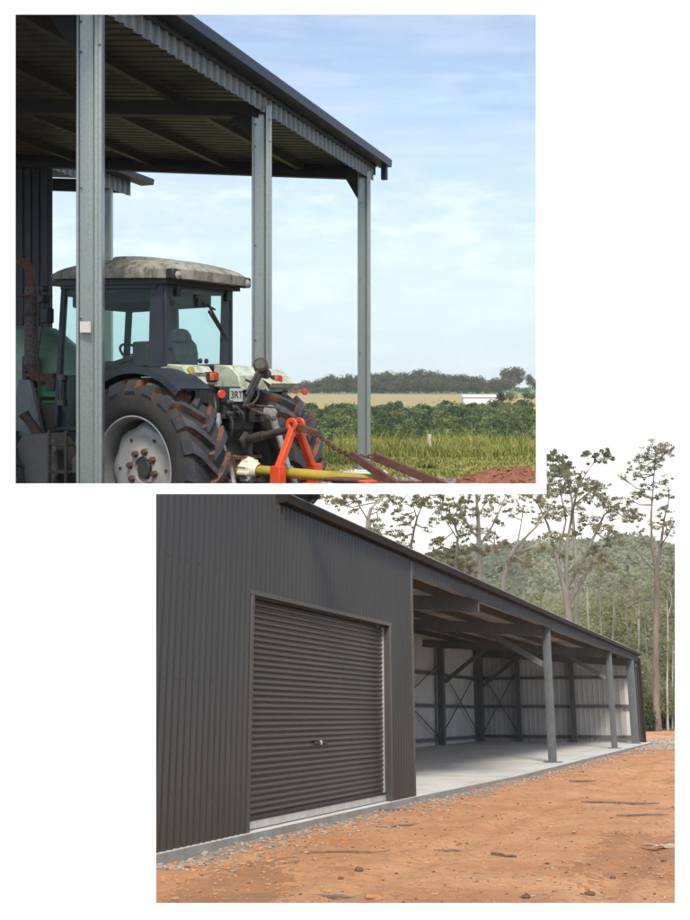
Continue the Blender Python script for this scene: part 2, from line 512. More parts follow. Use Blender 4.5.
    def solo(s, name, mats, frame, base, label, cat, group=None, kind=None, angle=35, smooth=True, bevel=0):
        base = V(base)
        o = bpy.data.objects.new(name, s.mesh(name, mats, base, angle, smooth))
        C.objects.link(o)
        o.matrix_world = frame @ Matrix.Translation(base)
        if label: o['label'] = label
        if cat: o['category'] = cat
        if group: o['group'] = group
        if kind: o['kind'] = kind
        if bevel: bev(o, bevel)
        return o


def bev(o, w):
    m = o.modifiers.new('bevel', 'BEVEL')
    m.width = w; m.segments = 2; m.limit_method = 'ANGLE'; m.angle_limit = R(40)
    m.harden_normals = False


def thing(name, label, cat, frame, base, group=None):
    o = bpy.data.objects.new(name, None)
    C.objects.link(o)
    o.empty_display_size = 0.2
    o.matrix_world = frame @ Matrix.Translation(V(base))
    o['base'] = tuple(base)
    o['label'] = label; o['category'] = cat
    if group: o['group'] = group
    return o


def dup(root, frame, loc, rz=0, scale=1.0, label=None, group=None):
    r = root.copy(); C.objects.link(r)
    r.matrix_world = frame @ Matrix.Translation(V(loc)) @ Matrix.Rotation(rz, 4, 'Z') @ Matrix.Diagonal((*((scale,) * 3 if not hasattr(scale, '__len__') else scale), 1))
    if label: r['label'] = label
    if group: r['group'] = group
    for ch in list(root.children):
        c = ch.copy(); C.objects.link(c); c.parent = r
        for g in ch.children:
            d = g.copy(); C.objects.link(d); d.parent = c
    return r


# ================================================================== THE WHITE PAGE, stood up as an added panel with two openings
def build_page_panel():
    D, T = 2.8, 0.06
    xs = [-420, 15.5, 156, 536, 546.5, 675, 1110]
    ys = [-160, 14.5, 437, 483.5, 494, 903, 985]
    xb = [-420, 12.5, 153, 539, 543, 678, 1110]
    yb = [-160, 11.5, 434, 486.5, 491, 906, 985]

    def is_open(i, j):
        x, y = (xs[i] + xs[i + 1]) / 2, (ys[j] + ys[j + 1]) / 2
        if 15.5 < x < 536 and 14.5 < y < 483.5:
            return True
        return 156 < x < 675 and 494 < y < 903 or 546.5 < x < 675 and 437 < y < 903
    m = MB()
    nx, ny = len(xs), len(ys)
    front = {}; back = {}
    for i in range(nx):
        for j in range(ny):
            front[i, j] = len(m.v); m.v.append(P1(xs[i], ys[j], D))
            back[i, j] = len(m.v); m.v.append(P1(xb[i], yb[j], D) * ((D + T) / D))
    for i in range(nx - 1):
        for j in range(ny - 1):
            if is_open(i, j):
                continue
            m.f.append([front[i, j], front[i, j + 1], front[i + 1, j + 1], front[i + 1, j]])
            m.f.append([back[i, j], back[i + 1, j], back[i + 1, j + 1], back[i, j + 1]])
            for (a, b, di, dj) in (((i, j), (i + 1, j), 0, -1), ((i + 1, j), (i + 1, j + 1), 1, 0), ((i + 1, j + 1), (i, j + 1), 0, 1), ((i, j + 1), (i, j), -1, 0)):
                ii, jj = i + di, j + dj
                if 0 <= ii < nx - 1 and 0 <= jj < ny - 1 and not is_open(ii, jj):
                    continue
                m.f.append([front[a], front[b], back[b], back[a]])
    m.mi = [0] * len(m.f)
    m.solo('white_page_panel', 'white_paint', W1, P1(345, 985, D), None, None, kind='structure', smooth=False)


build_page_panel()


# ================================================================== PLACE ONE: farm yard, tractor, fields
def lerp_table(t, x):
    for (a, u), (b, w) in zip(t, t[1:]):
        if x <= b:
            k = max(0, (x - a) / (b - a))
            return u + (w - u) * k
    return t[-1][1]


TERR = [(9.5, -1.785), (12.8, -1.785), (16.4, -1.43), (19.6, -1.32), (26, -1.36), (33, -1.75), (60, -4.7), (85, -5.3), (163, -2.5), (172, -1.25), (185, -0.9), (350, 0.75), (430, 3.6), (520, 4.2)]


def g1(x, y):
    z = lerp_table(TERR, y)
    if y > 17:
        z += 0.05 * noise.noise(V((x * 0.35, y * 0.35, 0))) * min(1, (y - 17) / 4)
    return z


def strip_ground(name, mats, rows, frame, pick=None, kind='structure'):
    """rows: list of lists of points"""
    m = MB()
    n = len(rows[0])
    for r in rows:
        m.v += r
    for i in range(len(rows) - 1):
        for k in range(n - 1):
            m.f.append([i * n + k, i * n + k + 1, (i + 1) * n + k + 1, (i + 1) * n + k])
            c = (rows[i][k] + rows[i + 1][k + 1]) / 2
            m.mi.append(pick(c) if pick else 0)
    return m.solo(name, mats, frame, rows[0][0], None, None, kind=kind, angle=80)


# the yard under the roof, then the rising bank, field and farmland
rows = []
for d in (9.9, 10.6, 11.3, 11.7, 12.2, 12.8, 13.5, 14.5, 15.5, 16.4):
    x1 = 138 if d < 11.65 else 279
    a, b = P1(-160, 400, d).x, P1(x1, 400, d).x
    rows.append([V((a + (b - a) * k / 14, d, g1(0, d))) for k in range(15)])
strip_ground('yard_ground', 'grey_gravel', rows, W1)
ds = [16.4, 16.8, 17.2, 17.6, 18, 18.5, 19, 19.5, 20, 20.6, 21.2, 22, 23, 24, 25, 26, 28, 30, 33, 37, 42, 50, 60, 75, 95, 120, 135, 150, 165, 180, 200, 230, 270, 310, 350, 390, 430, 520]
rows = []
for d in ds:
    a, b = P1(-120, 400, d).x, P1(541, 400, d).x
    rows.append([V((a + (b - a) * k / 60, d, g1(a + (b - a) * k / 60, d))) for k in range(61)])
mat('dry_grass_ground', (0.33, 0.26, 0.115), 0.95, 0, (0.25, 0.21, 0.085), 0.05, (0.35, 0.65), col3=(0.17, 0.18, 0.06), scale3=0.5, contrast3=(0.55, 0.7))
mat('far_paddock', (0.36, 0.275, 0.12), 0.95, 0, (0.29, 0.235, 0.10), 0.02, (0.35, 0.65), stretch=(0.3, 1, 1))
mat('orchard_floor', (0.10, 0.12, 0.04), 0.95, 0, (0.16, 0.15, 0.06), 0.3, (0.35, 0.65))
mat('green_slope', (0.16, 0.24, 0.075), 0.95, 0, (0.20, 0.26, 0.09), 0.05)


def pick1(c):
    if c.y < 18.5 + 0.25 * noise.noise(V((c.x * 1.3, c.y, 4))) and c.x < 2.2 + 0.4 * noise.noise(V((0, c.y * 2, 1))):
        return 4
    if c.y < 34: return 0
    if c.y < 166: return 2
    if c.y < 352: return 1
    return 3


fg = strip_ground('field_ground', ['yard_ground', 'far_paddock', 'orchard_floor', 'green_slope', 'grey_gravel'], rows, W1, pick1)

# grey gravel strip in front of the pole, loose stones on it
rng = random.Random(5)


def stone(m, p, r, rng):
    sx, sy, sz = r * rng.uniform(0.8, 1.4), r * rng.uniform(0.8, 1.3), r * rng.uniform(0.5, 0.8)
    a = rng.random() * 6.28
    ca, sa = math.cos(a), math.sin(a)
    q = []
    for (n_, r_, z) in ((6, 0.78, -0.35), (6, 1.0, 0.15), (6, 0.62, 0.72)):
        for k in range(n_):
            t = 6.283 * k / n_ + (0.5 if z > 0 and z < .5 else 0)
            j = rng.uniform(0.8, 1.18)
            x, y = math.cos(t) * sx * r_ * j, math.sin(t) * sy * r_ * j
            q.append((p[0] + x * ca - y * sa, p[1] + x * sa + y * ca, p[2] + z * sz * rng.uniform(0.85, 1.15) + sz * 0.25))
    fs = []
    for i in range(2):
        for k in range(6):
            fs.append((i * 6 + k, i * 6 + (k + 1) % 6, (i + 1) * 6 + (k + 1) % 6, (i + 1) * 6 + k))
    fs.append((12, 13, 14, 15, 16, 17))
    m.add(q, fs)


m = MB()
for _ in range(2600):
    d = 16.6 + 2.0 * rng.random()
    px = rng.uniform(290, 540)
    x = P1(px, 0, d).x
    m.cur = rng.choice((0, 0, 0, 1))
    stone(m, (x, d, g1(x, d)), rng.uniform(0.012, 0.035), rng)
m.solo('gravel', ['stone_grey', 'stone_dark'], W1, (0, 17, -1.4), None, None, kind='stuff', angle=50)

# red soil heap at the right
m = MB()
nx, ny = 60, 34
pl, pr = P1(458, 0, 17.3).x, P1(540, 0, 16.5).x
for j in range(ny + 1):
    for i in range(nx + 1):
        u, w = i / nx, j / ny
        x = pl + (pr - pl) * u
        y = 16.5 + 1.9 * w
        prof = 0.02 + 0.27 * min(1, u) ** 0.7
        h = prof * math.sin(math.pi * w) ** 0.7 + (0.11 * noise.noise(V((x * 3.5, y * 3.5, 3))) + 0.07 * noise.noise(V((x * 9, y * 9, 7))) + 0.03 * noise.noise(V((x * 22, y * 22, 7)))) * math.sin(math.pi * w) * min(1, u * 4)
        m.v.append(V((x, y, g1(x, y) - 0.02 + max(h, -0.03))))
for j in range(ny):
    for i in range(nx):
        a = j * (nx + 1) + i
        m.f.append([a, a + 1, a + nx + 2, a + nx + 1]); m.mi.append(0)
for _ in range(110):
    u = rng.random(); w = rng.uniform(0.05, 0.9)
    i, j = int(u * nx), int(w * ny)
    p = m.v[j * (nx + 1) + i]
    stone(m, p, rng.uniform(0.012, 0.045), rng)
m.solo('soil_heap', 'red_soil', W1, (pl + 1, 17.3, -1.4), 'low heap of loose red soil at the edge of the gravel', 'soil heap', angle=60)

# grass
def grass(name, n, region, hts, mats, seed, base, tuft=6, width=0.02, pickc=None):
    rng = random.Random(seed)
    m = MB()
    for _ in range(n):
        x, y, hs = region(rng)
        z = g1(x, y)
        for _k in range(tuft):
            h = rng.uniform(*hts) * hs
            a = rng.random() * 6.28
            lean = rng.uniform(0.1, 0.95) * h
            px, py = x + rng.gauss(0, 0.09), y + rng.gauss(0, 0.09)
            dx, dy = math.cos(a) * lean, math.sin(a) * lean
            wx, wy = -math.sin(a) * width, math.cos(a) * width
            m.cur = pickc(rng, y) if pickc else 0
            m.add([(px - wx, py - wy, z), (px + wx, py + wy, z), (px + dx * 0.4 + wx * 0.8, py + dy * 0.4 + wy * 0.8, z + h * 0.6), (px + dx * 0.4 - wx * 0.8, py + dy * 0.4 - wy * 0.8, z + h * 0.6), (px + dx, py + dy, z + h)],
                  [(0, 1, 2, 3), (3, 2, 4)])
    m.solo(name, mats, W1, base, None, None, kind='stuff', smooth=False)


def reg_short(rng):
    y = 18.6 + 6.0 * rng.random()
    x = P1(rng.uniform(285, 536), 0, y).x
    return x, y, 0.35 + 0.9 * max(0, noise.noise(V((x * 0.9, y * 0.9, 2))) + 0.2)


def reg_tall(rng):
    y = 24 + 11 * rng.random()
    x = P1(rng.uniform(280, 532), 0, y).x
    k = noise.noise(V((x * 0.5, y * 0.35, 9)))
    return x, y, (0.35 + 0.75 * max(0, k + 0.35)) * min(1, 0.45 + (y - 24) / 5) * (1.7 if rng.random() < 0.05 else 1)


grass('short_grass', 4200, reg_short, (0.05, 0.16), ['grass_blade', 'grass_straw'], 1, (0, 21, -1.35), 5, 0.012, lambda r, y: 0 if r.random() < 0.68 + 0.3 * noise.noise(V((y, 0, 0))) else 1)
grass('tall_grass', 9000, reg_tall, (0.25, 0.72), ['grass_blade', 'grass_straw'], 2, (0, 28, -1.5), 5, 0.009, lambda r, y: 0 if r.random() < 0.82 else 1)

# the small grass tuft on the verge and the white stake
m = MB(); rng = random.Random(9)
tp = P1(427, 467, 20.0); tp.z = g1(tp.x, 20.0)
for _ in range(160):
    a = rng.random() * 6.28; r_ = rng.random() * 0.16; h = rng.uniform(0.06, 0.16)
    p = tp + V((math.cos(a) * r_, math.sin(a) * r_ * 0.6, 0))
    q = p + V((math.cos(a) * 0.12, math.sin(a) * 0.1, h))
    w = V((-math.sin(a), math.cos(a), 0)) * 0.012
    m.add([p - w, p + w, q], [(0, 1, 2)])
m.solo('grass_tuft', 'grass_blade', W1, tp, 'small round tuft of green grass alone on the dry verge', 'grass tuft', smooth=False)
m = MB()
sp = P1(429.5, 452, 25.5); sp.z = g1(sp.x, 25.5)
m.box(sp + V((-0.035, -0.035, -0.05)), sp + V((0.03, 0.03, 0.5)))
m.solo('survey_stake', 'sticker', W1, sp, 'short pale stake standing in the long grass', 'stake', bevel=0.01)


# orchard
def leaf_ball(m, rng, c, rad, n, size, aspect=0.55, lumps=6, flat=1.0):
    """foliage mass: leaf cards on and inside several overlapping lumps"""
    L_ = []
    for _ in range(lumps):
        d = V((rng.gauss(0, 1), rng.gauss(0, 1), rng.gauss(0, 0.8))).normalized() * rng.uniform(0.25, 0.62)
        L_.append((V((c[0] + d.x * rad[0], c[1] + d.y * rad[1], c[2] + d.z * rad[2])), rng.uniform(0.38, 0.62)))
    for _ in range(n):
        lc, lr = rng.choice(L_)
        d = V((rng.gauss(0, 1), rng.gauss(0, 1), rng.gauss(0, 1))).normalized() * (rng.random() ** 0.45) * lr
        p = lc + V((d.x * rad[0], d.y * rad[1], d.z * rad[2] * flat))
        m.card(p, size * rng.uniform(0.6, 1.4), rng, aspect)


protos = []
for k in range(4):
    rng = random.Random(40 + k)
    root = thing('orchard_bush', 'dense dark green orchard bush in the planted rows', 'bush', W1, (0, 0, 0), 'bushes planted in rows in the orchard')
    m = MB()
    leaf_ball(m, rng, (0, 0, 0.92), (1.05, 1.0, 0.88), 900, 0.22, 0.55, 9)
    m.part('crown', 'orchard_leaf', root, smooth=False)
    m = MB()
    m.tube([(0, 0, -0.1), (0.02, 0, 0.5), (0.0, 0.03, 1.0)], [0.06, 0.05, 0.03], 6)
    m.part('trunk', 'bark_brown', root)
    protos.append(root)
rng = random.Random(77)
placed = 0
used = set()
for r_ in range(18):
    d0 = 84 + r_ * 4.3
    step = 2.0 + 0.006 * (d0 - 84)
    xa, xb_ = P1(286, 0, d0).x, P1(536, 0, d0).x
    n = int((xb_ - xa) / step) + 1
    for k in range(n):
        x = xa + (k + 0.5 * (r_ % 2)) * step + rng.uniform(-0.25, 0.25)
        y = d0 + rng.uniform(-0.5, 0.5) + (x - xa) * 0.18
        if placed >= 285: break
        if CX + F * (x + 1.3) / y > 541: continue
        p = rng.choice(protos)
        s = rng.uniform(0.75, 1.45)
        loc = V((x, y, g1(x, y)))
        sc3 = (s * 1.1, s * 1.1, s * rng.uniform(0.8, 1.1))
        if p.name not in used:
            used.add(p.name)
            p.matrix_world = Matrix.Translation(loc) @ Matrix.Rotation(rng.random() * 6.28, 4, 'Z') @ Matrix.Diagonal((*sc3, 1))
        else:
            dup(p, W1, loc, rng.random() * 6.28, sc3)
        placed += 1
print('orchard bushes', placed)
# farther rows read as one mass
m = MB(); rng = random.Random(78)
for _ in range(6000):
    d = rng.uniform(80, 167)
    row = round(d / 4.3) * 4.3 + rng.gauss(0, 0.9)
    x = P1(rng.uniform(270, 538), 0, row).x
    hh = (1.0 + 0.5 * noise.noise(V((x * 0.6, row * 0.4, 0)))) * (0.15 + 0.85 * rng.random())
    m.card((x, row, g1(x, row) + hh), rng.uniform(0.25, 0.55), rng, 0.6)
m.solo('orchard_rows', 'orchard_leaf', W1, (0, 130, -3), None, None, kind='stuff', smooth=False)

# long white shed and small trees beyond the orchard
d = 172.0
gz = g1(20, d)
a, b = P1(463.5, 0, d).x, P1(495.5, 0, d).x
root = thing('farm_shed', 'long low white shed standing beyond the orchard rows', 'shed', W1, ((a + b) / 2, d, gz))
m = MB(); m.box((a, d, gz - 0.1), (b, d + 3, gz + 1.25)); m.part('wall', 'white_sheet', root)
m = MB(); m.prism([V((a - 0.15, d - 0.2, gz + 1.25)), V((a - 0.15, d + 3.2, gz + 1.25)), V((a - 0.15, d + 3.2, gz + 1.4)), V((a - 0.15, d + 1.5, gz + 1.62)), V((a - 0.15, d - 0.2, gz + 1.4))], V((b - a + 0.3, 0, 0)))
m.part('roof', 'white_paint', root)


def small_tree(name, label, cat, frame, loc, hgt, rad, leaf, bark, seed, n=500, size=0.4, group=None, lumps=7, trunk_h=0.35):
    rng = random.Random(seed)
    root = thing(name, label, cat, frame, loc, group)
    m = MB()
    z0 = loc[2] + hgt * trunk_h
    leaf_ball(m, rng, (loc[0], loc[1], (z0 + loc[2] + hgt) / 2), (rad, rad, (hgt * (1 - trunk_h)) / 2 * 1.05), n, size, 0.6, lumps)
    m.part('crown', leaf, root, smooth=False)
    m = MB()
    m.tube([V(loc) + V((0, 0, -0.2)), V(loc) + V((rng.uniform(-.05, .05) * hgt, 0, hgt * 0.4)), V(loc) + V((rng.uniform(-.08, .08) * hgt, 0, hgt * 0.75))], [hgt * 0.03, hgt * 0.024, hgt * 0.01], 6)
    m.part('trunk', bark, root)
    return root


for k, (px, hgt, rad, lab) in enumerate(((501, 1.9, 0.95, 'small dark shrub just right of the white shed'), (509.5, 2.4, 1.3, 'yellowish green rounded tree second from the white shed'), (527.5, 2.2, 1.75, 'broad round green tree alone in the dry paddock'))):
    d = 176
    x = P1(px, 0, d).x
    small_tree('paddock_tree', lab, 'tree', W1, V((x, d, g1(x, d))), hgt, rad, ('shrub_leaf', 'bush_leaf', 'orchard_leaf')[k], 'bark_brown', 300 + k, 420, 0.32, trunk_h=0.15)

# the wood on the skyline
wood = []
for k in range(4):
    rng = random.Random(500 + k)
    root = thing('skyline_tree', 'dark tree in the long wood on the skyline beyond the paddock', 'tree', W1, (0, 0, 0), 'trees in the wood on the skyline')
    m = MB()
    leaf_ball(m, rng, (0, 0, 4.4), (4.2, 4.0, 4.5), 1500, 0.62, 0.65, 13)
    m.part('crown', 'wood_leaf', root, smooth=False)
    m = MB(); m.tube([(0, 0, -0.5), (0.2, 0, 2.5), (0, 0.2, 5.5)], [0.3, 0.25, 0.12], 6); m.part('trunk', 'bark_grey', root)
    wood.append(root)
used = set(); rng = random.Random(501)
sky_line = [(283, 379), (300, 381), (325, 373), (345, 371), (362, 371), (385, 369), (405, 367), (425, 368), (440, 369), (455, 370), (475, 373), (490, 375), (505, 375), (545, 377)]
for row_, (d, off, n) in enumerate(((395, 0, 34), (378, 4, 34), (362, 9, 36))):
    for k in range(n):
        px = 278 + (541 - 278) * (k + rng.uniform(0.2, 0.8)) / n
        if row_ == 0 and 508 < px < 536: continue
        if row_ >= 1 and 508 < px < 540: continue
        top = lerp_table(sky_line, px) + off + rng.uniform(-1.5, 2.5)
        x = P1(px, 0, d).x
        z0 = lerp_table(TERR, d) - 0.4
        ztop = -(top - CY) / F * d
        s = max(0.3, (ztop - z0) / 8.8)
        p = rng.choice(wood)
        sc3 = (min(1, s * 1.25) * rng.uniform(0.9, 1.2), min(1, s * 1.25), s)
        if p.name not in used:
            used.add(p.name); p.matrix_world = Matrix.Translation((x, d, z0)) @ Matrix.Diagonal((*sc3, 1))
        else:
            dup(p, W1, V((x, d, z0)), rng.random() * 6.28, sc3)
d = 372.0
x = P1(513.5, 0, d + 40).x
small_tree('dome_tree', 'tall dark dome shaped tree rising above the skyline on the right', 'tree', W1, V((x, d + 40, lerp_table(TERR, d + 40) - 1)), -(365 - CY) / F * (d + 40) - lerp_table(TERR, d + 40) + 1.0, 6.3, 'wood_leaf', 'bark_grey', 610, 2600, 0.8, lumps=14, trunk_h=0.12)
for px, top, rad, lab in ((530.5, 371, 2.6, 'smaller dark tree leaning out right of the dome shaped tree'), (519, 386, 1.9, 'low pale green bush on the green slope below the dome shaped tree'), (526, 387, 2.2, 'low olive bush on the green slope, right of the pale green one')):
    d = 370.0 if top > 380 else 410
    x = P1(px, 0, d).x
    z0 = lerp_table(TERR, d) - 0.3
    small_tree('slope_tree', lab, 'tree', W1, V((x, d, z0)), -(top - CY) / F * d - z0, rad, 'wood_leaf' if top < 380 else 'bush_leaf', 'bark_grey', int(px * 7), 600, 0.6, trunk_h=0.1)

# ------------------------------------------------------------------ the open-sided shed
EV = V((0.339, 1.0, 0)).normalized()          # along the eave
CR = V((-EV.y, EV.x, 0))                      # inwards, away from the eave
EP0 = V(((88.5 - CX) / F * 11.0, 11.0, 0))      # first pole


def ev(t, s=0.0, z=0.0):
    """t metres along the pole line from the first pole, s metres inwards"""
    return EP0 + EV * t + CR * s + V((0, 0, z))


def t_of(px):
    k = (px - CX) / F
    # (EP0.x + EV.x t) = k (EP0.y + EV.y t)
    return (k * EP0.y - EP0.x) / (EV.x - k * EV.y)


TP = [0.0, t_of(260.5), t_of(363.0)]
ZF, ZR, SL = 3.90, 4.17, 0.098                # fascia bottom, roof sheet underside at the eave, roof rise per metre inwards
TN, TE = -3.2, t_of(371.0)                    # near and far ends of the roof
SI = 13.0
print('pole t', TP, 'end', TE)
ROOFSHED = thing('open_shed', 'tall open sided steel shed with dark gutter and galvanised poles sheltering the tractor', 'shed', W1, ev(TP[2], 0, -1.3))


def zr(s):
    return ZR + SL * s


# roof sheeting: ribs run inwards from the eave
m = MB()
TRAP = ((0, 0), (0.42, 0), (0.5, 1), (0.72, 1), (0.8, 0))
vdir = (CR + V((0, 0, SL))).normalized()
m.sheet(ev(TN, -0.12, ZR - 0.01), EV, vdir, V((0, 0, 1)), TE - TN, SI, 0.22, 0.035, TRAP)
m.part('roof', 'roof_zinc', ROOFSHED, angle=20)
for s in (1.25, 2.75, 4.35, 5.95, 7.55, 9.2, 10.8):
    m = MB()
    m.obox(ev(TN, s, zr(s) - 0.125), EV * (TE - TN - 0.05), CR * 0.05, V((0, 0, 0.11)))
    m.obox(ev(TN, s, zr(s) - 0.13), EV * (TE - TN - 0.05), CR * 0.10, V((0, 0, 0.01)))
    m.part('purlin', 'purlin', ROOFSHED)
for t, w, h in ((TP[1] - 0.1, 0.20, 0.19), (TE - 0.26, 0.16, 0.12)):
    m = MB()
    a, b = ev(t, 0.02, zr(0) - 0.14 - h), ev(t, SI, zr(SI) - 0.14 - h)
    m.obox(a, EV * w, V((0, 0, h)), b - a)
    m.part('rafter', 'beam_steel', ROOFSHED)
# end barge over the last rafter
m = MB()
a, b = ev(TE - 0.07, -0.1, zr(0) - 0.16), ev(TE - 0.07, SI, zr(SI) - 0.16)
m.obox(a, EV * 0.03, V((0, 0, 0.21)), b - a)
m.part('barge', 'gutter_steel', ROOFSHED)
# ribbed fascia
m = MB()
m.sheet(ev(TN, -0.06, ZF), EV, V((0, 0, 1)), -CR, TE - TN - 0.1, 0.325, 0.19, 0.030, ((0, 0), (0.45, 0), (0.53, 1), (0.78, 1), (0.86, 0)), 0.003)
m.part('fascia', 'fascia_steel', ROOFSHED, angle=20)
m = MB(); m.obox(ev(TN, -0.108, 4.115), EV * (TE - TN - 0.08), CR * 0.012, V((0, 0, 0.085))); m.part('gutter_shade_strip', 'beam_steel', ROOFSHED)  # added dark strip: shade under the gutter, put on as colour
# gutter: a folded box, hung well outside the fascia
m = MB()
gp = [(-0.09, 4.19), (-0.33, 4.19), (-0.33, 4.215), (-0.335, 4.315), (-0.325, 4.33), (-0.31, 4.33), (-0.315, 4.225), (-0.09, 4.225)]
m.prism([ev(TN, s, z) for s, z in gp], EV * (TE - TN + 0.22))
m.part('gutter', 'gutter_steel', ROOFSHED, bevel=0.006)
m = MB()
m.obox(ev(TE - 0.02, -0.30, 3.93), EV * 0.09, CR * 0.11, V((0, 0, 0.26)))
m.part('gutter_outlet', 'gutter_steel', ROOFSHED, bevel=0.01)
# far end wall of ribbed navy sheet
m = MB()
def s_of(px, t):
    k = (px - CX) / F
    p = ev(t)
    return (k * p.y - p.x) / (CR.x - k * CR.y)


SW = s_of(53, TE)
print('wall s', SW)
m.sheet(ev(TE - 0.02, SW, -1.9), CR, V((0, 0, 1)), -EV, SI - SW, 6.1, 0.19, 0.035, ((0, 0), (0.5, 0), (0.6, 1), (0.85, 1), (0.95, 0)), 0.004, top=lambda x: zr(SW + x) + 1.9 - 0.02)
m.part('wall', 'navy_steel', ROOFSHED, angle=20)


# poles: lipped channel seen from its open side, flange to the right
def pole(t, z0, ztop, wid, dep, name='pole'):
    m = MB()
    o = ev(t, -0.02, 0)
    fx = V((1, 0.05, 0)).normalized()          # across the picture
    fy = V((-0.05, 1, 0)).normalized()
    th = 0.012
    # plan of a channel with lips: web at the back, lipped flanges
    pts = [(-wid * .5, -dep * .10), (-wid * .5, dep * .5), (wid * .22, dep * .5), (wid * .22, -dep * .32), (wid * .5, -dep * .32), (wid * .5, dep * .5), (wid * .5 - th, dep * .5), (wid * .5 - th, -dep * .32 + th), (wid * .22 + th, -dep * .32 + th), (wid * .22 + th, dep * .5 + th), (-wid * .5 - th, dep * .5 + th), (-wid * .5 - th, -dep * .10)]
    # simple closed section: concave left face, proud flange on the right with a seam
    w = wid
    sec = [(-.50, .30), (-.50, -.18), (-.46, -.24), (-.40, -.24), (-.36, -.12), (-.10, .02), (.10, .05), (.17, -.02), (.19, -.30), (.22, -.34), (.335, -.34), (.345, -.315), (.36, -.315), (.37, -.34), (.47, -.34), (.50, -.30), (.50, .30)]
    poly = [o + fx * (x * w) + fy * (y * dep) + V((0, 0, z0)) for x, y in sec]
    m.prism(poly, V((0, 0, ztop - z0)))
    p = m.part(name, 'galvanised', ROOFSHED, angle=25)
    b = MB()
    for zz in (ztop - 0.25, ztop - 0.55, ztop - 1.9, ztop - 3.2):
        for x, y in ((-.30, -.16), (.42, -.345)):
            q = o + fx * (x * w) + fy * (y * dep) + V((0, 0, zz + (0.06 if x > 0 else 0)))
            if x > 0 and zz < ztop - 1: continue
            b.lathe(q, -fy, [(0.013, 0), (0.013, 0.008), (0.006, 0.014), (0.0005, 0.014)], 8)
    b.part('bolt', 'galvanised', ROOFSHED, parent=p)
    return p, o, fx, fy


for k, (t, wid, dep, z0) in enumerate(((0.0, 0.262, 0.25, -1.80), (TP[1], 0.275, 0.24, -1.55), (TP[2], 0.225, 0.21, -1.30))):
    zt = zr(0) - 0.18
    p, o, fx, fy = pole(t, z0, zt, wid, dep)
    if k == 0:
        m = MB()
        q = o + fx * (-.34 * wid) + fy * (-.26 * dep - 0.006) + V((0, 0, -(327 - CY) / F * 11 - 0.06))
        m.obox(q, fx * 0.105, fy * 0.004, V((0, 0, 0.11)))
        m.part('sticker', 'sticker', ROOFSHED, parent=p, label='small square of pale paper stuck on the nearest pole')
    # haunch bracket
    m = MB()
    a = ev(t, 0.05, zt)
    m.prism([a + V((0, 0, 0.0)), a + CR * (0.52 if k < 2 else 0.36) + V((0, 0, 0.04)), a + CR * 0.06 - V((0, 0, 0.62 if k == 0 else 0.46))], EV * 0.10)
    m.part('bracket', 'beam_steel', ROOFSHED)
# footing
m = MB()
q = ev(TP[2], 0, 0)
m.box((q.x - 0.42, q.y - 0.62, -1.55), (q.x + 0.42, q.y + 0.3, -1.30))
m.box((q.x - 0.16, q.y - 0.16, -1.31), (q.x + 0.16, q.y + 0.16, -1.285))
m.part('footing', 'pad_concrete', ROOFSHED, bevel=0.03)

# second lower shed behind
D2 = 26.0
q0 = V(((108 - CX) / F * D2, D2, 0))
SH2 = thing('awning_shed', 'lower dark awning with ribbed edge and one thin pole behind the tractor shed', 'shed', W1, q0 + V((0, 0, -1.4)))


def e2(t, s, z): return q0 + EV * t + CR * s + V((0, 0, z))


zf2 = -(189 - CY) / F * D2
m = MB(); m.sheet(e2(-12, -0.08, zf2 - 0.02), EV, V((0, 0, 1)), -CR, 12.9, 0.42, 0.24, 0.04, ((0, 0), (0.45, 0), (0.53, 1), (0.78, 1), (0.86, 0)), 0.003); m.part('fascia', 'fascia_steel', SH2, angle=20)
m = MB(); m.prism([e2(-12, s, zf2 + z) for s, z in ((-0.1, 0.32), (-0.45, 0.32), (-0.47, 0.46), (-0.1, 0.46))], EV * 13.4); m.part('gutter', 'gutter_steel', SH2)
m = MB(); m.sheet(e2(-12, -0.1, zf2 + 0.42), EV, (CR + V((0, 0, 0.09))).normalized(), V((0, 0, 1)), 13.1, 9, 0.24, 0.035, TRAP); m.part('roof', 'navy_steel', SH2, angle=20)
m = MB(); a, b = e2(0.55, 0, zf2 + 0.02), e2(0.55, 9, zf2 + 0.8); m.obox(a, EV * 0.14, V((0, 0, 0.3)), b - a); m.part('rafter', 'beam_steel', SH2)
m = MB(); m.box((q0.x - 0.11, D2 - 0.1, -2.0), (q0.x + 0.03, D2 + 0.1, zf2 + 0.02)); m.box((q0.x + 0.034, D2 - 0.12, -2.0), (q0.x + 0.1, D2 + 0.1, zf2 + 0.02)); m.part('pole', 'galvanised', SH2)


# ------------------------------------------------------------------ tractor. local frame: x forward, y to its left, z up; origin under the rear axle
TO = V((-1.647, 12.64, -1.785))
TF = Matrix.Translation(TO) @ Matrix(((-0.8, -0.6, 0, 0), (0.6, -0.8, 0, 0), (0, 0, 1, 0), (0, 0, 0, 1)))
TR = thing('tractor', 'muddy green farm tractor with dark cab and mossy white cab roof under the shed', 'tractor', TF, (0, 0, 0))


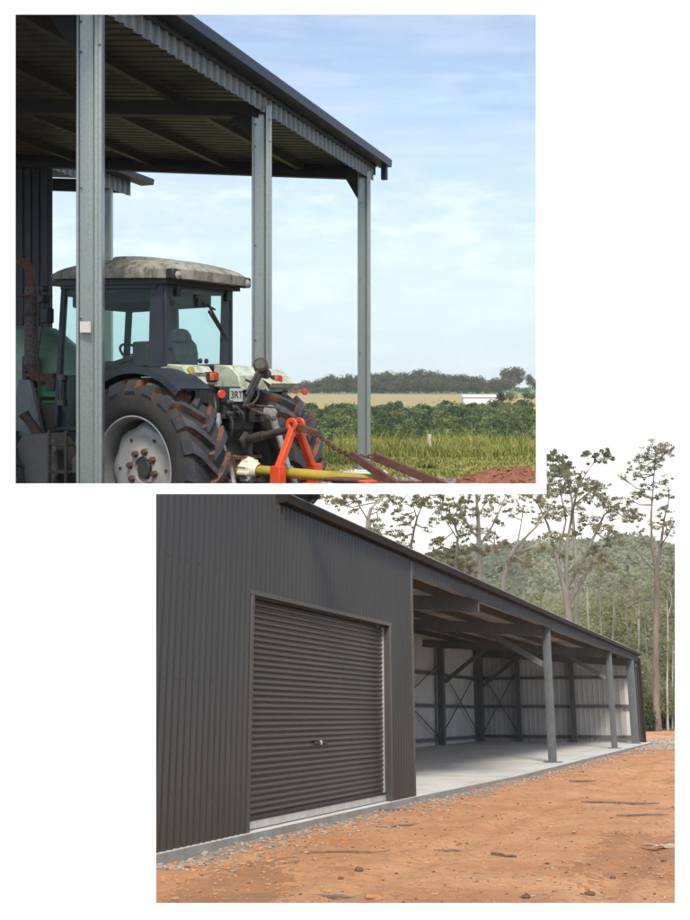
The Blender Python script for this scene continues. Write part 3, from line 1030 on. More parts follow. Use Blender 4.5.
def rear_wheel(side):
    yc = 0.8 * side
    ax = V((0, side, 0))
    o = V((0, yc, 1.0))
    ty = MB()
    prof = [(0.575, 0.235), (0.60, 0.262), (0.68, 0.285), (0.78, 0.288), (0.865, 0.272), (0.915, 0.235), (0.925, 0.10), (0.925, -0.10), (0.915, -0.235), (0.865, -0.272), (0.78, -0.288), (0.68, -0.285), (0.60, -0.262), (0.575, -0.235)]
    ty.lathe(o, ax, prof, 64)
    tyre = ty.part('tyre', 'rubber', TR)
    # chevron lugs, each a raised bar that wraps over the shoulder
    lug = MB()
    n = 20
    for sgn in (1, -1):
        for k in range(n):
            a0 = 2 * math.pi * (k + (0.5 if sgn < 0 else 0)) / n

            def ring(r, y, a, w):
                c = V((0, 0, 0))
                da = w / r
                return [o + ax * y + V((math.cos(a - da / 2) * r, 0, math.sin(a - da / 2) * r)), o + ax * y + V((math.cos(a + da / 2) * r, 0, math.sin(a + da / 2) * r))]
            sl = -0.30
            st = [(0.905, 0.999, -0.02, 0.0, 0.095, 0.07), (0.905, 1.0, 0.10, 0.36, 0.11, 0.085), (0.895, 0.992, 0.20, 0.72, 0.135, 0.105), (0.865, 0.965, 0.275, 0.98, 0.17, 0.14), (0.79, 0.85, 0.297, 1.06, 0.175, 0.15)]
            rows_ = []
            for rb, rt, y, f, wb, wt in st:
                a = a0 + sl * f * 1.0
                B = ring(rb, y * sgn - (0.02 * sgn if y > 0.27 else 0), a, wb)
                T_ = ring(rt, y * sgn, a, wt)
                rows_.append([B[0], T_[0], T_[1], B[1]])
            b = len(lug.v)
            for r_ in rows_: lug.v += r_
            for i in range(len(rows_) - 1):
                for j in range(3):
                    q = [b + i * 4 + j, b + i * 4 + j + 1, b + (i + 1) * 4 + j + 1, b + (i + 1) * 4 + j]
                    lug.f.append(q if sgn * side > 0 else q[::-1]); lug.mi.append(1 if j == (2 if sgn * side > 0 else 0) and i < 4 else 0)
            for i in (0, len(rows_) - 1):
                lug.f.append([b + i * 4 + j for j in range(4)]); lug.mi.append(0)
    lug.part('tread', ['tread_rubber', 'red_mud'], TR, parent=tyre, angle=25)
    rm = MB()
    rm.lathe(o, ax, [(0.545, 0.10), (0.545, 0.20), (0.555, 0.235), (0.575, 0.255), (0.59, 0.252), (0.592, 0.235), (0.57, 0.20), (0.56, -0.2), (0.545, -0.2), (0.545, 0.10)], 64)
    rim = rm.part('rim', 'rim_silver', TR)
    d = MB()
    d.lathe(o, ax, [(0.50, 0.045), (0.485, 0.075), (0.44, 0.10), (0.36, 0.105), (0.27, 0.09), (0.22, 0.105), (0.14, 0.105), (0.135, 0.06), (0.0005, 0.055)], 96, wob=lambda a, r: 1 + (0.035 * math.cos(8 * a) if r > 0.4 else 0))
    d.part('wheel_disc', 'rim_silver', TR, parent=rim)
    for k in range(8):
        b = MB()
        a = 2 * math.pi * k / 8 + 0.2
        p = o + V((math.cos(a) * 0.195, 0, math.sin(a) * 0.195)) + ax * 0.10
        b.lathe(p, ax, [(0.042, 0), (0.042, 0.022), (0.036, 0.028), (0.03, 0.05), (0.0005, 0.052)], 6)
        b.part('wheel_bolt', 'rust', TR, parent=rim)
    b = MB()
    for k in range(6):
        a = 2 * math.pi * k / 6
        p = o + V((math.cos(a) * 0.36, 0, math.sin(a) * 0.36)) + ax * 0.10
        b.lathe(p, ax, [(0.02, 0), (0.02, 0.015), (0.0005, 0.016)], 6)
    b.part('disc_nuts', 'dark_rust', TR, parent=rim)
    h = MB()
    h.lathe(o, ax, [(0.10, 0.05), (0.105, 0.085), (0.095, 0.10), (0.0005, 0.105)], 20)
    h.part('hub', 'chassis', TR, parent=rim)


for sd_ in (1, -1):
    rear_wheel(sd_)


def front_wheel(side):
    ax = V((0, side, 0)); o = V((2.75, 0.78 * side, 0.70))
    t = MB()
    t.lathe(o, ax, [(0.40, 0.17), (0.43, 0.20), (0.55, 0.21), (0.63, 0.19), (0.66, 0.12), (0.665, 0), (0.66, -0.12), (0.63, -0.19), (0.55, -0.21), (0.43, -0.20), (0.40, -0.17)], 40)
    tyre = t.part('tyre', 'rubber', TR)
    l = MB()
    for s in (1, -1):
        for k in range(18):
            a = 2 * math.pi * (k + (0.5 if s < 0 else 0)) / 18

            def pt(r, y, da): return o + ax * y * s + V((math.cos(a + da) * r, 0, math.sin(a + da) * r))
            l.add([pt(.65, 0, 0), pt(.70, 0, 0.01), pt(.70, 0, .08), pt(.65, 0, .09), pt(.60, .2, -.22), pt(.68, .2, -.21), pt(.68, .2, -.11), pt(.60, .2, -.10)], [(0, 1, 5, 4), (1, 2, 6, 5), (2, 3, 7, 6), (4, 5, 6, 7), (0, 3, 2, 1)])
    l.part('tread', 'tread_rubber', TR, parent=tyre)
    r_ = MB(); r_.lathe(o, ax, [(0.41, -0.15), (0.41, 0.18), (0.39, 0.18), (0.37, 0.06), (0.2, 0.09), (0.12, 0.12), (0.0005, 0.12)], 32)
    r_.part('rim', 'rim_silver', TR)


for sd_ in (1, -1):
    front_wheel(sd_)

# chassis
m = MB()
m.box((-0.55, -0.28, 0.68), (0.75, 0.28, 1.45)); m.box((0.7, -0.24, 0.75), (2.0, 0.24, 1.35)); m.box((1.9, -0.3, 0.75), (3.7, 0.3, 1.2)); m.box((2.6, -0.6, 0.62), (2.9, 0.6, 0.8))
for s in (1, -1):
    m.lathe((0, 0.2 * s, 1.0), (0, s, 0), [(0.20, 0), (0.19, 0.25), (0.15, 0.4), (0.15, 0.66)], 20)
m.part('chassis', 'chassis', TR, bevel=0.03)
# rear housing clutter: hydraulic block, valves, hoses
m = MB()
m.box((-0.62, -0.2, 1.42), (0.1, 0.2, 1.72)); m.box((-0.68, 0.03, 1.55), (-0.45, 0.36, 1.82)); m.box((-0.66, -0.36, 1.5), (-0.5, -0.08, 1.66))
for k, (y, z) in enumerate(((0.30, 1.60), (0.22, 1.66), (0.13, 1.60), (0.05, 1.68), (0.30, 1.72), (-0.2, 1.6))):
    m.lathe((-0.66, y, z), (-1, 0, 0.1), [(0.035, 0), (0.035, 0.06), (0.022, 0.065), (0.022, 0.10), (0.0005, 0.10)], 10)
m.part('hydraulic_block', 'chassis', TR, bevel=0.012)
m = MB()
for pts in ([(-0.7, 0.3, 1.6), (-0.85, 0.34, 1.5), (-0.8, 0.36, 1.3), (-0.6, 0.3, 1.2)], [(-0.72, 0.2, 1.66), (-0.9, 0.22, 1.62), (-0.86, 0.18, 1.4), (-0.6, 0.1, 1.3)], [(-0.7, 0.05, 1.68), (-0.84, -0.05, 1.7), (-0.8, -0.2, 1.9), (-0.5, -0.2, 1.98)], [(-0.6, 0.42, 1.78), (-0.72, 0.5, 1.66), (-0.7, 0.5, 1.5), (-0.55, 0.42, 1.4)]):
    P = [V(p) for p in pts]
    cur = []
    for k in range(13):
        t = k / 12
        cur.append((1 - t) ** 3 * P[0] + 3 * t * (1 - t) ** 2 * P[1] + 3 * t * t * (1 - t) * P[2] + t ** 3 * P[3])
    m.tube(cur, 0.014, 6)
m.part('hydraulic_hoses', 'black_plastic', TR)

# bonnet: rounded hood rising towards the front
m = MB()
sec = [(-0.42, 0.0), (-0.44, 0.35), (-0.42, 0.62), (-0.33, 0.82), (-0.16, 0.92), (0, 0.94), (0.16, 0.92), (0.33, 0.82), (0.42, 0.62), (0.44, 0.35), (0.42, 0.0)]
sts = [(1.93, 1.84, 0.30, 0.55), (2.3, 1.88, 0.52, 0.8), (2.8, 1.86, 0.84, 1.0), (3.4, 1.8, 0.94, 1.02), (3.95, 1.7, 0.9, 0.95), (4.12, 1.7, 0.7, 0.85)]
rows_ = [[V((x, y * w, z0 + h * z / 0.94)) for y, z in sec] for x, z0, h, w in sts]
b = len(m.v)
for r_ in rows_: m.v += r_
n = len(sec)
for i in range(len(rows_) - 1):
    for j in range(n - 1):
        m.f.append([b + i * n + j, b + i * n + j + 1, b + (i + 1) * n + j + 1, b + (i + 1) * n + j]); m.mi.append(0)
m.f.append([b + j for j in range(n)]); m.f.append([b + (len(rows_) - 1) * n + j for j in reversed(range(n))]); m.mi += [0, 0]
hood = m.part('bonnet', 'green_paint', TR, angle=50)
m = MB()
m.box((2.05, 0.36, 1.78), (2.38, 0.44, 2.03)); m.box((2.0, 0.40, 1.55), (2.3, 0.47, 1.74))
m.part('bonnet_panel', 'bright_green', TR, parent=hood, bevel=0.015)
m = MB()
m.box((2.42, 0.42, 1.9), (2.62, 0.52, 2.3)); m.box((1.95, 0.42, 1.86), (2.12, 0.55, 2.02)); m.box((2.0, 0.3, 1.2), (2.5, 0.5, 1.72))
for z in (2.0, 2.12, 2.22):
    m.lathe((2.5, 0.52, z), (0, 1, 0), [(0.04, 0), (0.04, 0.04), (0.02, 0.05), (0.0005, 0.05)], 10)
m.box((1.96, -0.36, 1.1), (3.9, 0.36, 1.95)); m.part('engine_fittings', 'chassis', TR, bevel=0.012)
# loader bracket
m = MB()
m.prism([(2.28, 0.52, 0.95), (2.02, 0.52, 0.95), (2.22, 0.52, 1.55), (2.38, 0.52, 2.0), (2.60, 0.52, 2.0), (2.75, 0.52, 1.5), (2.85, 0.52, 0.95)], (0, 0.07, 0))
m.part('loader_bracket', 'loader_grey', TR, bevel=0.012)

# exhaust
m = MB()
ep = [(2.05, 0.45, 2.02), (2.2, 0.52, 2.0), (2.33, 0.56, 2.06), (2.36, 0.57, 2.2)]
m.tube(ep, [0.062, 0.066, 0.068, 0.066], 14)
exh = m.part('exhaust', 'rust', TR)
m = MB()
m.tube([(2.36, 0.57, 3.1), (2.36, 0.57, 3.24), (2.40, 0.57, 3.38), (2.50, 0.57, 3.46), (2.60, 0.57, 3.47)], [0.058, 0.058, 0.058, 0.056, 0.056], 14)
m.part('exhaust_tip', 'rust', TR, parent=exh)
m = MB(); m.tube([(2.36, 0.57, 2.18), (2.36, 0.57, 2.7), (2.36, 0.57, 3.14)], [0.085, 0.085, 0.08], 18); m.part('heat_guard', 'mesh_guard', TR, parent=exh)
# rails and mirror arm ahead of the cab
m = MB()
m.tube([(1.9, 0.62, 3.0), (2.2, 0.72, 3.02), (2.75, 0.72, 3.04)], 0.016, 6)
m.tube([(1.92, 0.62, 2.86), (2.35, 0.7, 2.8), (2.35, 0.7, 3.02)], 0.013, 6)
m.tube([(2.02, 0.62, 2.98), (2.12, 0.66, 2.3), (2.08, 0.66, 1.5)], 0.012, 6)
m.part('grab_rail', 'dark_rust', TR)
m = MB()
m.box((1.93, 0.56, 2.68), (2.05, 0.68, 2.86)); m.box((1.95, 0.6, 2.92), (2.06, 0.72, 3.02)); m.box((1.97, 0.6, 3.06), (2.04, 0.7, 3.13))
m.part('lamp_cluster', 'black_plastic', TR, bevel=0.015)
m = MB(); m.box((2.72, 0.62, 2.75), (2.76, 0.80, 3.02)); m.part('mirror', 'black_plastic', TR, bevel=0.012)

# fuel tank, filler, steps
m = MB()
m.prism([(1.55, 0.5, 0.55), (2.32, 0.5, 0.55), (2.32, 0.5, 1.18), (2.18, 0.5, 1.33), (1.75, 0.5, 1.36), (1.62, 0.5, 1.28), (1.55, 0.5, 1.1)], (0, 0.36, 0))
tank = m.part('fuel_tank', 'tank_grey', TR, bevel=0.05)
m = MB(); m.tube([(2.02, 0.72, 1.32), (2.10, 0.76, 1.45), (2.18, 0.80, 1.56)], [0.065, 0.055, 0.055], 12); m.tube([(2.175, 0.795, 1.545), (2.195, 0.81, 1.59)], 0.066, 12); m.part('filler_neck', 'dark_rust', TR, parent=tank)
m = MB()
for z in (0.55, 0.9, 1.22):
    m.box((1.2, 0.78, z), (1.52, 0.98, z + 0.035))
for x in (1.2, 1.5):
    m.box((x, 0.94, 0.55), (x + 0.03, 0.98, 1.4))
m.part('step', 'chassis', TR, bevel=0.008)

# cab: floor, pillars, roof, glazing.  half width .55
HW = 0.55
m = MB()
m.prism([(0.25, -HW, 1.45), (0.1, -HW, 2.18), (1.0, -HW, 2.18), (1.3, -HW, 1.75), (1.45, -HW, 1.40), (1.9, -HW, 1.36), (1.9, -HW, 1.25), (0.25, -HW, 1.25)], (0, 0.05, 0))
m.box((0.1, -0.5, 1.25), (1.9, 0.5, 1.42)); m.box((1.72, -0.5, 1.4), (1.92, 0.5, 2.05)); m.box((0.05, -0.5, 1.4), (0.3, 0.5, 2.16))
m.part('cab_floor', 'cab_interior', TR)
m = MB()


def pillar(a, b, w, h):
    m.bar(a, b, w, h, (1, 0, 0))


ZC = 3.06
# rear-left broad pillar and its sloping foot
m.prism([(0.02, HW, 2.12), (0.30, HW, 2.12), (0.27, HW, ZC), (0.03, HW, ZC)], (0, -0.06, 0))
m.prism([(0.02, HW, 2.12), (0.02, HW, ZC), (0.02, 0.46, ZC), (0.02, 0.46, 2.45), (0.02, 0.36, 2.14)], (0.05, 0, 0))
m.prism([(0.03, -HW, 2.12), (0.20, -HW, 2.12), (0.17, -HW, ZC), (0.04, -HW, ZC)], (0, 0.05, 0))
m.prism([(0.02, -HW, 2.12), (0.02, -HW + 0.05, 2.12), (0.02, -HW + 0.035, ZC), (0.02, -HW, ZC)], (0.05, 0, 0))
for s in (1, -1):
    m.bar((1.92, 0.53 * s, 1.42), (1.78, 0.52 * s, ZC + 0.1), 0.06, 0.075, (1, 0, 0))
    m.bar((0.15, 0.53 * s, ZC), (1.82, 0.53 * s, ZC + 0.09), 0.06, 0.13)
m.bar((0.05, -0.53, ZC), (0.05, 0.53, ZC), 0.06, 0.10); m.bar((1.8, -0.53, ZC + 0.08), (1.8, 0.53, ZC + 0.08), 0.06, 0.12)
m.bar((0.045, -0.55, 2.13), (0.045, 0.5, 2.13), 0.05, 0.05)
# door lower edge: follows the mudguard
for a, b in (((0.28, HW - .03, 2.16), (0.85, HW - .03, 2.14)), ((0.85, HW - .03, 2.14), (1.12, HW - .03, 2.0)), ((1.12, HW - .03, 2.0), (1.28, HW - .03, 1.75)), ((1.28, HW - .03, 1.75), (1.36, HW - .03, 1.42)), ((1.36, HW - .03, 1.42), (1.93, HW - .03, 1.40))):
    m.bar(a, b, 0.05, 0.055)
m.bar((0.98, -0.53, 2.1), (1.0, -0.53, ZC), 0.05, 0.13, (1, 0, 0))
cabf = m.part('cab_frame', 'navy_plastic', TR, bevel=0.008)

m = MB(); m.add([(0.035, 0.50, 2.46), (0.035, 0.36, 2.16), (0.035, -0.50, 2.15), (0.035, -0.515, ZC - 0.03), (0.035, 0.47, ZC - 0.03)], [(0, 1, 2, 3, 4)])
rg = m.part('rear_window', 'cab_glass_rear', TR, smooth=False)
m = MB(); m.add([(0.29, 0.535, 2.18), (0.86, 0.535, 2.16), (1.14, 0.535, 2.0), (1.30, 0.535, 1.74), (1.38, 0.535, 1.44), (1.88, 0.535, 1.43), (1.78, 0.535, ZC + 0.05), (0.27, 0.535, ZC - 0.04)], [tuple(range(8))])
dg = m.part('side_window', 'cab_glass', TR, smooth=False)
m = MB(); m.add([(0.2, -0.535, 2.18), (1.0, -0.535, 2.16), (1.3, -0.535, 1.74), (1.4, -0.535, 1.44), (1.88, -0.535, 1.43), (1.78, -0.535, ZC + 0.05), (0.2, -0.535, ZC - 0.04)], [tuple(range(7))])
m.part('side_window', 'cab_glass', TR, smooth=False)
m = MB(); m.add([(1.91, 0.5, 1.9), (1.79, 0.5, ZC - 0.04), (1.79, -0.5, ZC - 0.04), (1.91, -0.5, 1.9)], [(0, 1, 2, 3)])
m.part('windscreen', 'cab_glass', TR, smooth=False)
# glass fittings
m = MB()
for y, z in ((0.44, 2.83), (0.06, 2.93), (0.0, 2.2), (-0.10, 2.2), (0.47, 2.33)):
    m.lathe((0.03, y, z), (-1, 0, 0), [(0.03, 0), (0.03, 0.015), (0.018, 0.022), (0.0005, 0.022)], 12)
m.part('glass_stud', 'black_plastic', TR, parent=rg)
m = MB()
m.box((0.0, -0.06, 2.82), (0.03, 0.06, 2.90)); m.bar((-0.01, -0.02, 2.86), (-0.02, -0.2, 2.80), 0.02, 0.02)
m.bar((-0.02, -0.08, 2.86), (-0.02, -0.40, 2.48), 0.018, 0.022); m.bar((-0.012, -0.10, 2.78), (-0.012, -0.42, 2.44), 0.012, 0.03)
m.part('wiper', 'black_plastic', TR, parent=rg)
m = MB()
for y in (0.36, -0.46):
    m.box((-0.0, y - 0.035, ZC - 0.14), (0.03, y + 0.035, ZC - 0.0))
m.part('window_hinge', 'black_plastic', TR, parent=rg, bevel=0.008)
m = MB(); m.bar((1.80, 0.57, 1.72), (1.80, 0.57, 2.05), 0.03, 0.03, (1, 0, 0)); m.box((1.76, 0.53, 1.98), (1.86, 0.58, 2.06)); m.box((1.76, 0.53, 1.68), (1.86, 0.58, 1.75)); m.part('door_handle', 'tank_grey', TR, parent=dg, bevel=0.01)

# interior
m = MB()
seat = [(0.62, 0.24), (0.60, 0.28), (0.50, 0.28)]
m.box((0.55, -0.38, 1.75), (1.05, 0.2, 1.92))
bk = [(-0.38, 1.86), (-0.40, 2.3), (-0.37, 2.42), (-0.27, 2.50), (0.0, 2.50), (0.14, 2.44), (0.19, 2.3), (0.2, 1.86)]
m.prism([(0.42, y, z) for y, z in bk], (0.16, 0, 0))
m.prism([(0.36, y * 0.6, 2.42 + (z - 2.3) * 0.85) for y, z in bk[1:-1]], (0.11, 0, 0))
m.part('seat', 'seat_fabric', TR, bevel=0.05)
m = MB()
m.box((1.45, -0.25, 1.4), (1.72, 0.25, 2.12)); m.box((1.38, -0.3, 2.05), (1.7, 0.3, 2.22)); m.box((0.35, -0.52, 1.42), (1.1, -0.3, 2.08)); m.box((0.7, -0.5, 2.05), (1.0, -0.36, 2.34))
m.bar((1.4, 0, 2.0), (1.15, 0, 2.28), 0.06, 0.06)
m.box((0.3, -0.48, 2.86), (1.7, 0.48, 3.03))
m.part('dashboard', 'cab_interior', TR, bevel=0.02)
m = MB()
ctr = V((1.13, 0, 2.30)); axn = V((-0.68, 0, 0.73)); u = V((0, 1, 0)); w = axn.cross(u)
ringp = [ctr + (u * math.cos(k * math.pi / 12) + w * math.sin(k * math.pi / 12)) * 0.19 for k in range(25)]
m.tube(ringp, 0.016, 8)
for k in (0, 8, 16):
    m.bar(ctr, ringp[k], 0.02, 0.015)
m.part('steering_wheel', 'black_plastic', TR)
m = MB(); m.box((0.36, 0.42, 2.10), (0.62, 0.5, 2.42)); m.tube([(0.8, 0.40, 2.05), (0.82, 0.40, 2.26)], [0.055, 0.05], 10); m.part('console', 'cab_interior', TR, bevel=0.02)
m = MB(); m.bar((0.36, 0.47, 2.30), (1.35, 0.47, 2.10), 0.025, 0.045); m.part('arm_bar', 'black_plastic', TR)

# cab roof
m = MB()
NX, NY = 26, 16
x0, x1, yw = -0.28, 2.08, 0.70


def rp(i, j, top):
    u, w = i / NX * 2 - 1, j / NY * 2 - 1
    # superellipse plan
    k = max(abs(u), abs(w)) or 1e-6
    n_ = 5.0
    rad = (abs(u) ** n_ + abs(w) ** n_) ** (1 / n_)
    f = k / rad if rad > 0 else 1
    uu, ww = u * f, w * f
    x = (x0 + x1) / 2 + uu * (x1 - x0) / 2
    y = ww * yw
    if top:
        edge = max(abs(u), abs(w))
        z = 3.185 + 0.12 * (1 - edge ** 4) ** 0.7 + 0.055 * (1 - u * u) * (1 - w * w) - 0.05 * max(0, uu)
    else:
        z = 3.085
    return V((x, y, z + 0.055 * (x + 0.28)))


ids = {}
for top in (1, 0):
    for i in range(NX + 1):
        for j in range(NY + 1):
            ids[top, i, j] = len(m.v)
            p = rp(i, j, top)
            if not top:
                c = V(((x0 + x1) / 2, 0, p.z)); p = c + (p - c) * 0.985
            m.v.append(p)
for i in range(NX):
    for j in range(NY):
        m.f.append([ids[1, i, j], ids[1, i + 1, j], ids[1, i + 1, j + 1], ids[1, i, j + 1]]); m.mi.append(0)
        m.f.append([ids[0, i, j], ids[0, i, j + 1], ids[0, i + 1, j + 1], ids[0, i + 1, j]]); m.mi.append(0)
for i in range(NX):
    m.f.append([ids[0, i, 0], ids[0, i + 1, 0], ids[1, i + 1, 0], ids[1, i, 0]]); m.mi.append(0)
    m.f.append([ids[1, i, NY], ids[1, i + 1, NY], ids[0, i + 1, NY], ids[0, i, NY]]); m.mi.append(0)
for j in range(NY):
    m.f.append([ids[1, 0, j], ids[1, 0, j + 1], ids[0, 0, j + 1], ids[0, 0, j]]); m.mi.append(0)
    m.f.append([ids[0, NX, j], ids[0, NX, j + 1], ids[1, NX, j + 1], ids[1, NX, j]]); m.mi.append(0)
roofo = m.part('cab_roof', 'mossy_roof', TR, angle=60)
m = MB(); m.lathe((0.9, 0, 3.395), (-0.055, 0, 1), [(0.42, 0), (0.40, 0.035), (0.3, 0.045), (0.0005, 0.05)], 24); m.part('roof_hatch', 'mossy_roof', TR, parent=roofo)
m = MB(); m.box((0.1, -0.5, 3.0), (1.8, 0.5, 3.10)); m.prism([(-0.05, -0.6, 3.04), (1.95, -0.6, 3.13), (1.95, -0.6, 3.20), (-0.05, -0.6, 3.095)], (0, 1.2, 0)); m.part('headlining', 'black_plastic', TR, parent=roofo)
# rear work lamps let into the roof edge
for y in (0.57, -0.56):
    m = MB(); m.box((-0.198, y - 0.075, 3.075), (-0.08, y + 0.08, 3.195)); rec = m.part('work_lamp', 'black_plastic', TR, bevel=0.02)
    m = MB(); m.lathe((-0.196, y + 0.0, 3.125), (-1, 0, 0), [(0.045, 0), (0.045, 0.006), (0.03, 0.014), (0.0005, 0.03)], 18); m.part('lamp_lens', 'lens_glass', TR, parent=rec)


# mudguards
def arc_shell(m, y0, y1, r0, r1, a0, a1, n=22, drop=0.0):
    b = len(m.v)
    for k in range(n + 1):
        a = R(a0 + (a1 - a0) * k / n)
        for r_, y in ((r0, y0), (r1, y0), (r1, y1), (r0, y1)):
            m.v.append(V((math.cos(a) * r_, y, 1.0 + math.sin(a) * r_ - (drop if (y == y1) else 0))))
    for k in range(n):
        for j in range(4):
            j2 = (j + 1) % 4
            m.f.append([b + k * 4 + j, b + k * 4 + j2, b + (k + 1) * 4 + j2, b + (k + 1) * 4 + j]); m.mi.append(m.cur)
    m.f.append([b + j for j in range(4)]); m.f.append([b + n * 4 + j for j in reversed(range(4))]); m.mi += [m.cur] * 2


# left: dark flexible flange round the tyre
m = MB()
arc_shell(m, 0.56, 1.06, 1.085, 1.11, 38, 128)
arc_shell(m, 1.03, 1.075, 1.04, 1.115, 36, 130)
m.part('mudguard', 'navy_plastic', TR, angle=50, label='dark flexible mudguard over the nearer rear wheel')
m = MB(); arc_shell(m, 0.22, 0.56, 1.09, 1.12, 70, 112); m.prism([(-0.43, 0.60, 1.92), (-0.40, 0.62, 2.03), (-0.30, 0.62, 2.13), (-0.05, 0.60, 2.15), (-0.05, 0.60, 1.92)], (0, -0.43, 0)); lf = m.part('mudguard_panel', 'pale_green_paint', TR, bevel=0.02)
# right: pale green guard
m = MB()
arc_shell(m, -0.56, -1.07, 1.07, 1.10, 50, 122, drop=0.0)
m.prism([(-0.46, -0.16, 1.86), (-0.43, -0.15, 2.03), (-0.30, -0.14, 2.14), (-0.05, -0.14, 2.16), (-0.05, -0.14, 1.9)], (0, -0.44, 0))
m.prism([(-0.50, -0.58, 1.84), (-0.44, -0.58, 2.03), (-0.30, -0.58, 2.12), (-0.10, -0.58, 2.12), (-0.10, -0.58, 2.05), (-0.34, -0.58, 1.98)], (0, -0.50, 0))
m.part('mudguard', 'pale_green_paint', TR, bevel=0.02, label='pale green mudguard over the farther rear wheel')
# lamps
for (x, y, z) in ((-0.43, 0.20, 2.005), (-0.475, -0.84, 1.985)):
    m = MB(); m.box((x - 0.02, y + 0.01, z - 0.052), (x + 0.05, y + 0.155, z + 0.057)); hb = m.part('tail_lamp', 'black_plastic', TR, bevel=0.008)
    m = MB(); m.box((x - 0.055, y + 0.02, z - 0.045), (x - 0.02, y + 0.085, z + 0.05)); m.part('brake_lens', 'lamp_red', TR, parent=hb, bevel=0.012)
    m = MB(); m.box((x - 0.05, y + 0.087, z - 0.045), (x - 0.02, y + 0.145, z + 0.05)); m.part('turn_lens', 'lamp_amber', TR, parent=hb, bevel=0.012)
m = MB(); m.lathe((-0.37, 0.56, 2.07), (-1, 0, 0.15), [(0.045, 0), (0.045, 0.03), (0.03, 0.035), (0.0005, 0.03)], 16); m.part('filler_cap', 'pto_yellow', TR)
m = MB(); m.lathe((-0.72, 0.44, 1.815), (-1, 0.35, 0), [(0.047, 0), (0.047, 0.016), (0.042, 0.02), (0.0005, 0.0205)], 20); m.part('reflector', 'reflector_red', TR, label='round orange reflector beside the number plate')
m = MB(); m.bar((-0.2, -1.05, 1.85), (-0.35, -1.42, 1.85), 0.02, 0.02); m.lathe((-0.37, -1.42, 1.85), (-1, 0.3, 0), [(0.042, 0), (0.042, 0.015), (0.0005, 0.02)], 18); m.part('reflector', 'reflector_red', TR, label='round red reflector out beyond the farther mudguard')
# number plate
m = MB(); m.box((-0.70, 0.10, 1.72), (-0.66, 0.42, 1.90)); pb = m.part('plate_holder', 'black_plastic', TR, bevel=0.01)
m = MB(); m.box((-0.715, 0.09, 1.735), (-0.703, 0.29, 1.88)); npl = m.part('number_plate', 'plate_white', TR, parent=pb)
cu = bpy.data.curves.new('plate_text', 'FONT'); cu.body = '3RT'; cu.size = 0.115; cu.extrude = 0.002; cu.align_x = 'CENTER'; cu.align_y = 'CENTER'
tmp = bpy.data.objects.new('plate_text_curve', cu)
C.objects.link(tmp)
cu.materials.append(MATS['black_plastic'])
tme = bpy.data.meshes.new_from_object(tmp.evaluated_get(bpy.context.evaluated_depsgraph_get()))
bpy.data.objects.remove(tmp)
to = bpy.data.objects.new('plate_lettering', tme); C.objects.link(to)
to.parent = npl
to.matrix_local = Matrix.Translation((-0.718, 0.19, 1.807)) @ Matrix(((0, 0, -1, 0), (-1, 0, 0, 0), (0, 1, 0, 0), (0, 0, 0, 1)))
# cylinder arm with lamp head standing up behind the right guard
m = MB()
m.bar((-0.70, 0.05, 1.70), (-0.63, -0.30, 2.06), 0.06, 0.07); m.bar((-0.70, 0.0, 1.78), (-0.645, -0.26, 2.05), 0.03, 0.11)
m.part('lift_arm', 'chassis', TR, bevel=0.01)
m = MB(); m.lathe((-0.63, -0.31, 2.13), (-0.5, 0.75, 0.35), [(0.045, -0.05), (0.085, -0.02), (0.085, 0.06), (0.06, 0.08), (0.0005, 0.08)], 16); m.lathe((-0.64, -0.38, 2.05), (-0.8, 0.5, 0), [(0.055, -0.03), (0.06, 0.03), (0.0005, 0.05)], 14); m.part('plough_lamp', 'chassis', TR)
m = MB()
for a, b in (((-0.66, -0.05, 1.70), (-0.98, -0.20, 1.665)), ((-0.66, 0.0, 1.68), (-0.98, -0.12, 1.55))):
    m.tube([a, b], 0.011, 6)
lv = m.part('lever', 'rust', TR)
m = MB()
for b in ((-0.98, -0.20, 1.665), (-0.98, -0.12, 1.55)):
    m.lathe(V(b) - V((0.03, 0, 0)), (1, 0, 0), [(0.0005, 0), (0.03, 0.005), (0.032, 0.04), (0.0005, 0.05)], 10)
m.part('lever_knob', 'tank_grey', TR, parent=lv)
# lift rods and lower arms
m = MB()
m.lathe((-0.62, 0.42, 1.60), (-0.2, 0.1, -0.9), [(0.055, 0), (0.06, 0.1), (0.035, 0.16)], 12)
m.tube([(-0.66, 0.42, 1.45), (-0.80, 0.44, 1.12)], 0.026, 10); m.tube([(-0.80, 0.44, 1.16), (-0.92, 0.44, 0.80)], 0.033, 10); m.box((-0.97, 0.41, 0.68), (-0.88, 0.47, 0.84))
m.part('lift_rod', 'steel_bright', TR)
m = MB()
m.lathe((-0.80, -0.28, 1.62), (-0.5, 0.8, 0), [(0.0005, -0.05), (0.075, -0.045), (0.075, 0.045), (0.0005, 0.05)], 16)
m.tube([(-0.80, -0.28, 1.60), (-0.86, -0.33, 1.38)], [0.055, 0.045], 12); m.tube([(-0.86, -0.33, 1.40), (-0.98, -0.40, 0.95)], [0.04, 0.03], 10)
m.tube([(-0.98, -0.40, 1.0), (-1.06, -0.44, 0.72)], 0.036, 10)
m.part('lift_rod', 'steel_bright', TR)
m = MB()
for s in (1, -1):
    m.bar((-0.35, 0.34 * s, 0.78), (-1.38, 0.44 * s, 0.70), 0.04, 0.10)
m.part('lower_link', 'chassis', TR, bevel=0.008)
m = MB(); m.lathe((-0.62, 0.0, 1.30), (-1, -0.1, 0.12), [(0.09, 0), (0.10, 0.05), (0.06, 0.09)], 12); m.tube([(-0.66, 0.0, 1.30), (-1.36, -0.01, 1.45)], [0.04, 0.04], 12); m.tube([(-0.70, 0.0, 1.31), (-0.95, 0, 1.365)], 0.052, 12); m.lathe((-1.22, 0, 1.43), (-0.2, 0, 1), [(0.018, 0), (0.018, 0.09), (0.0005, 0.09)], 8)
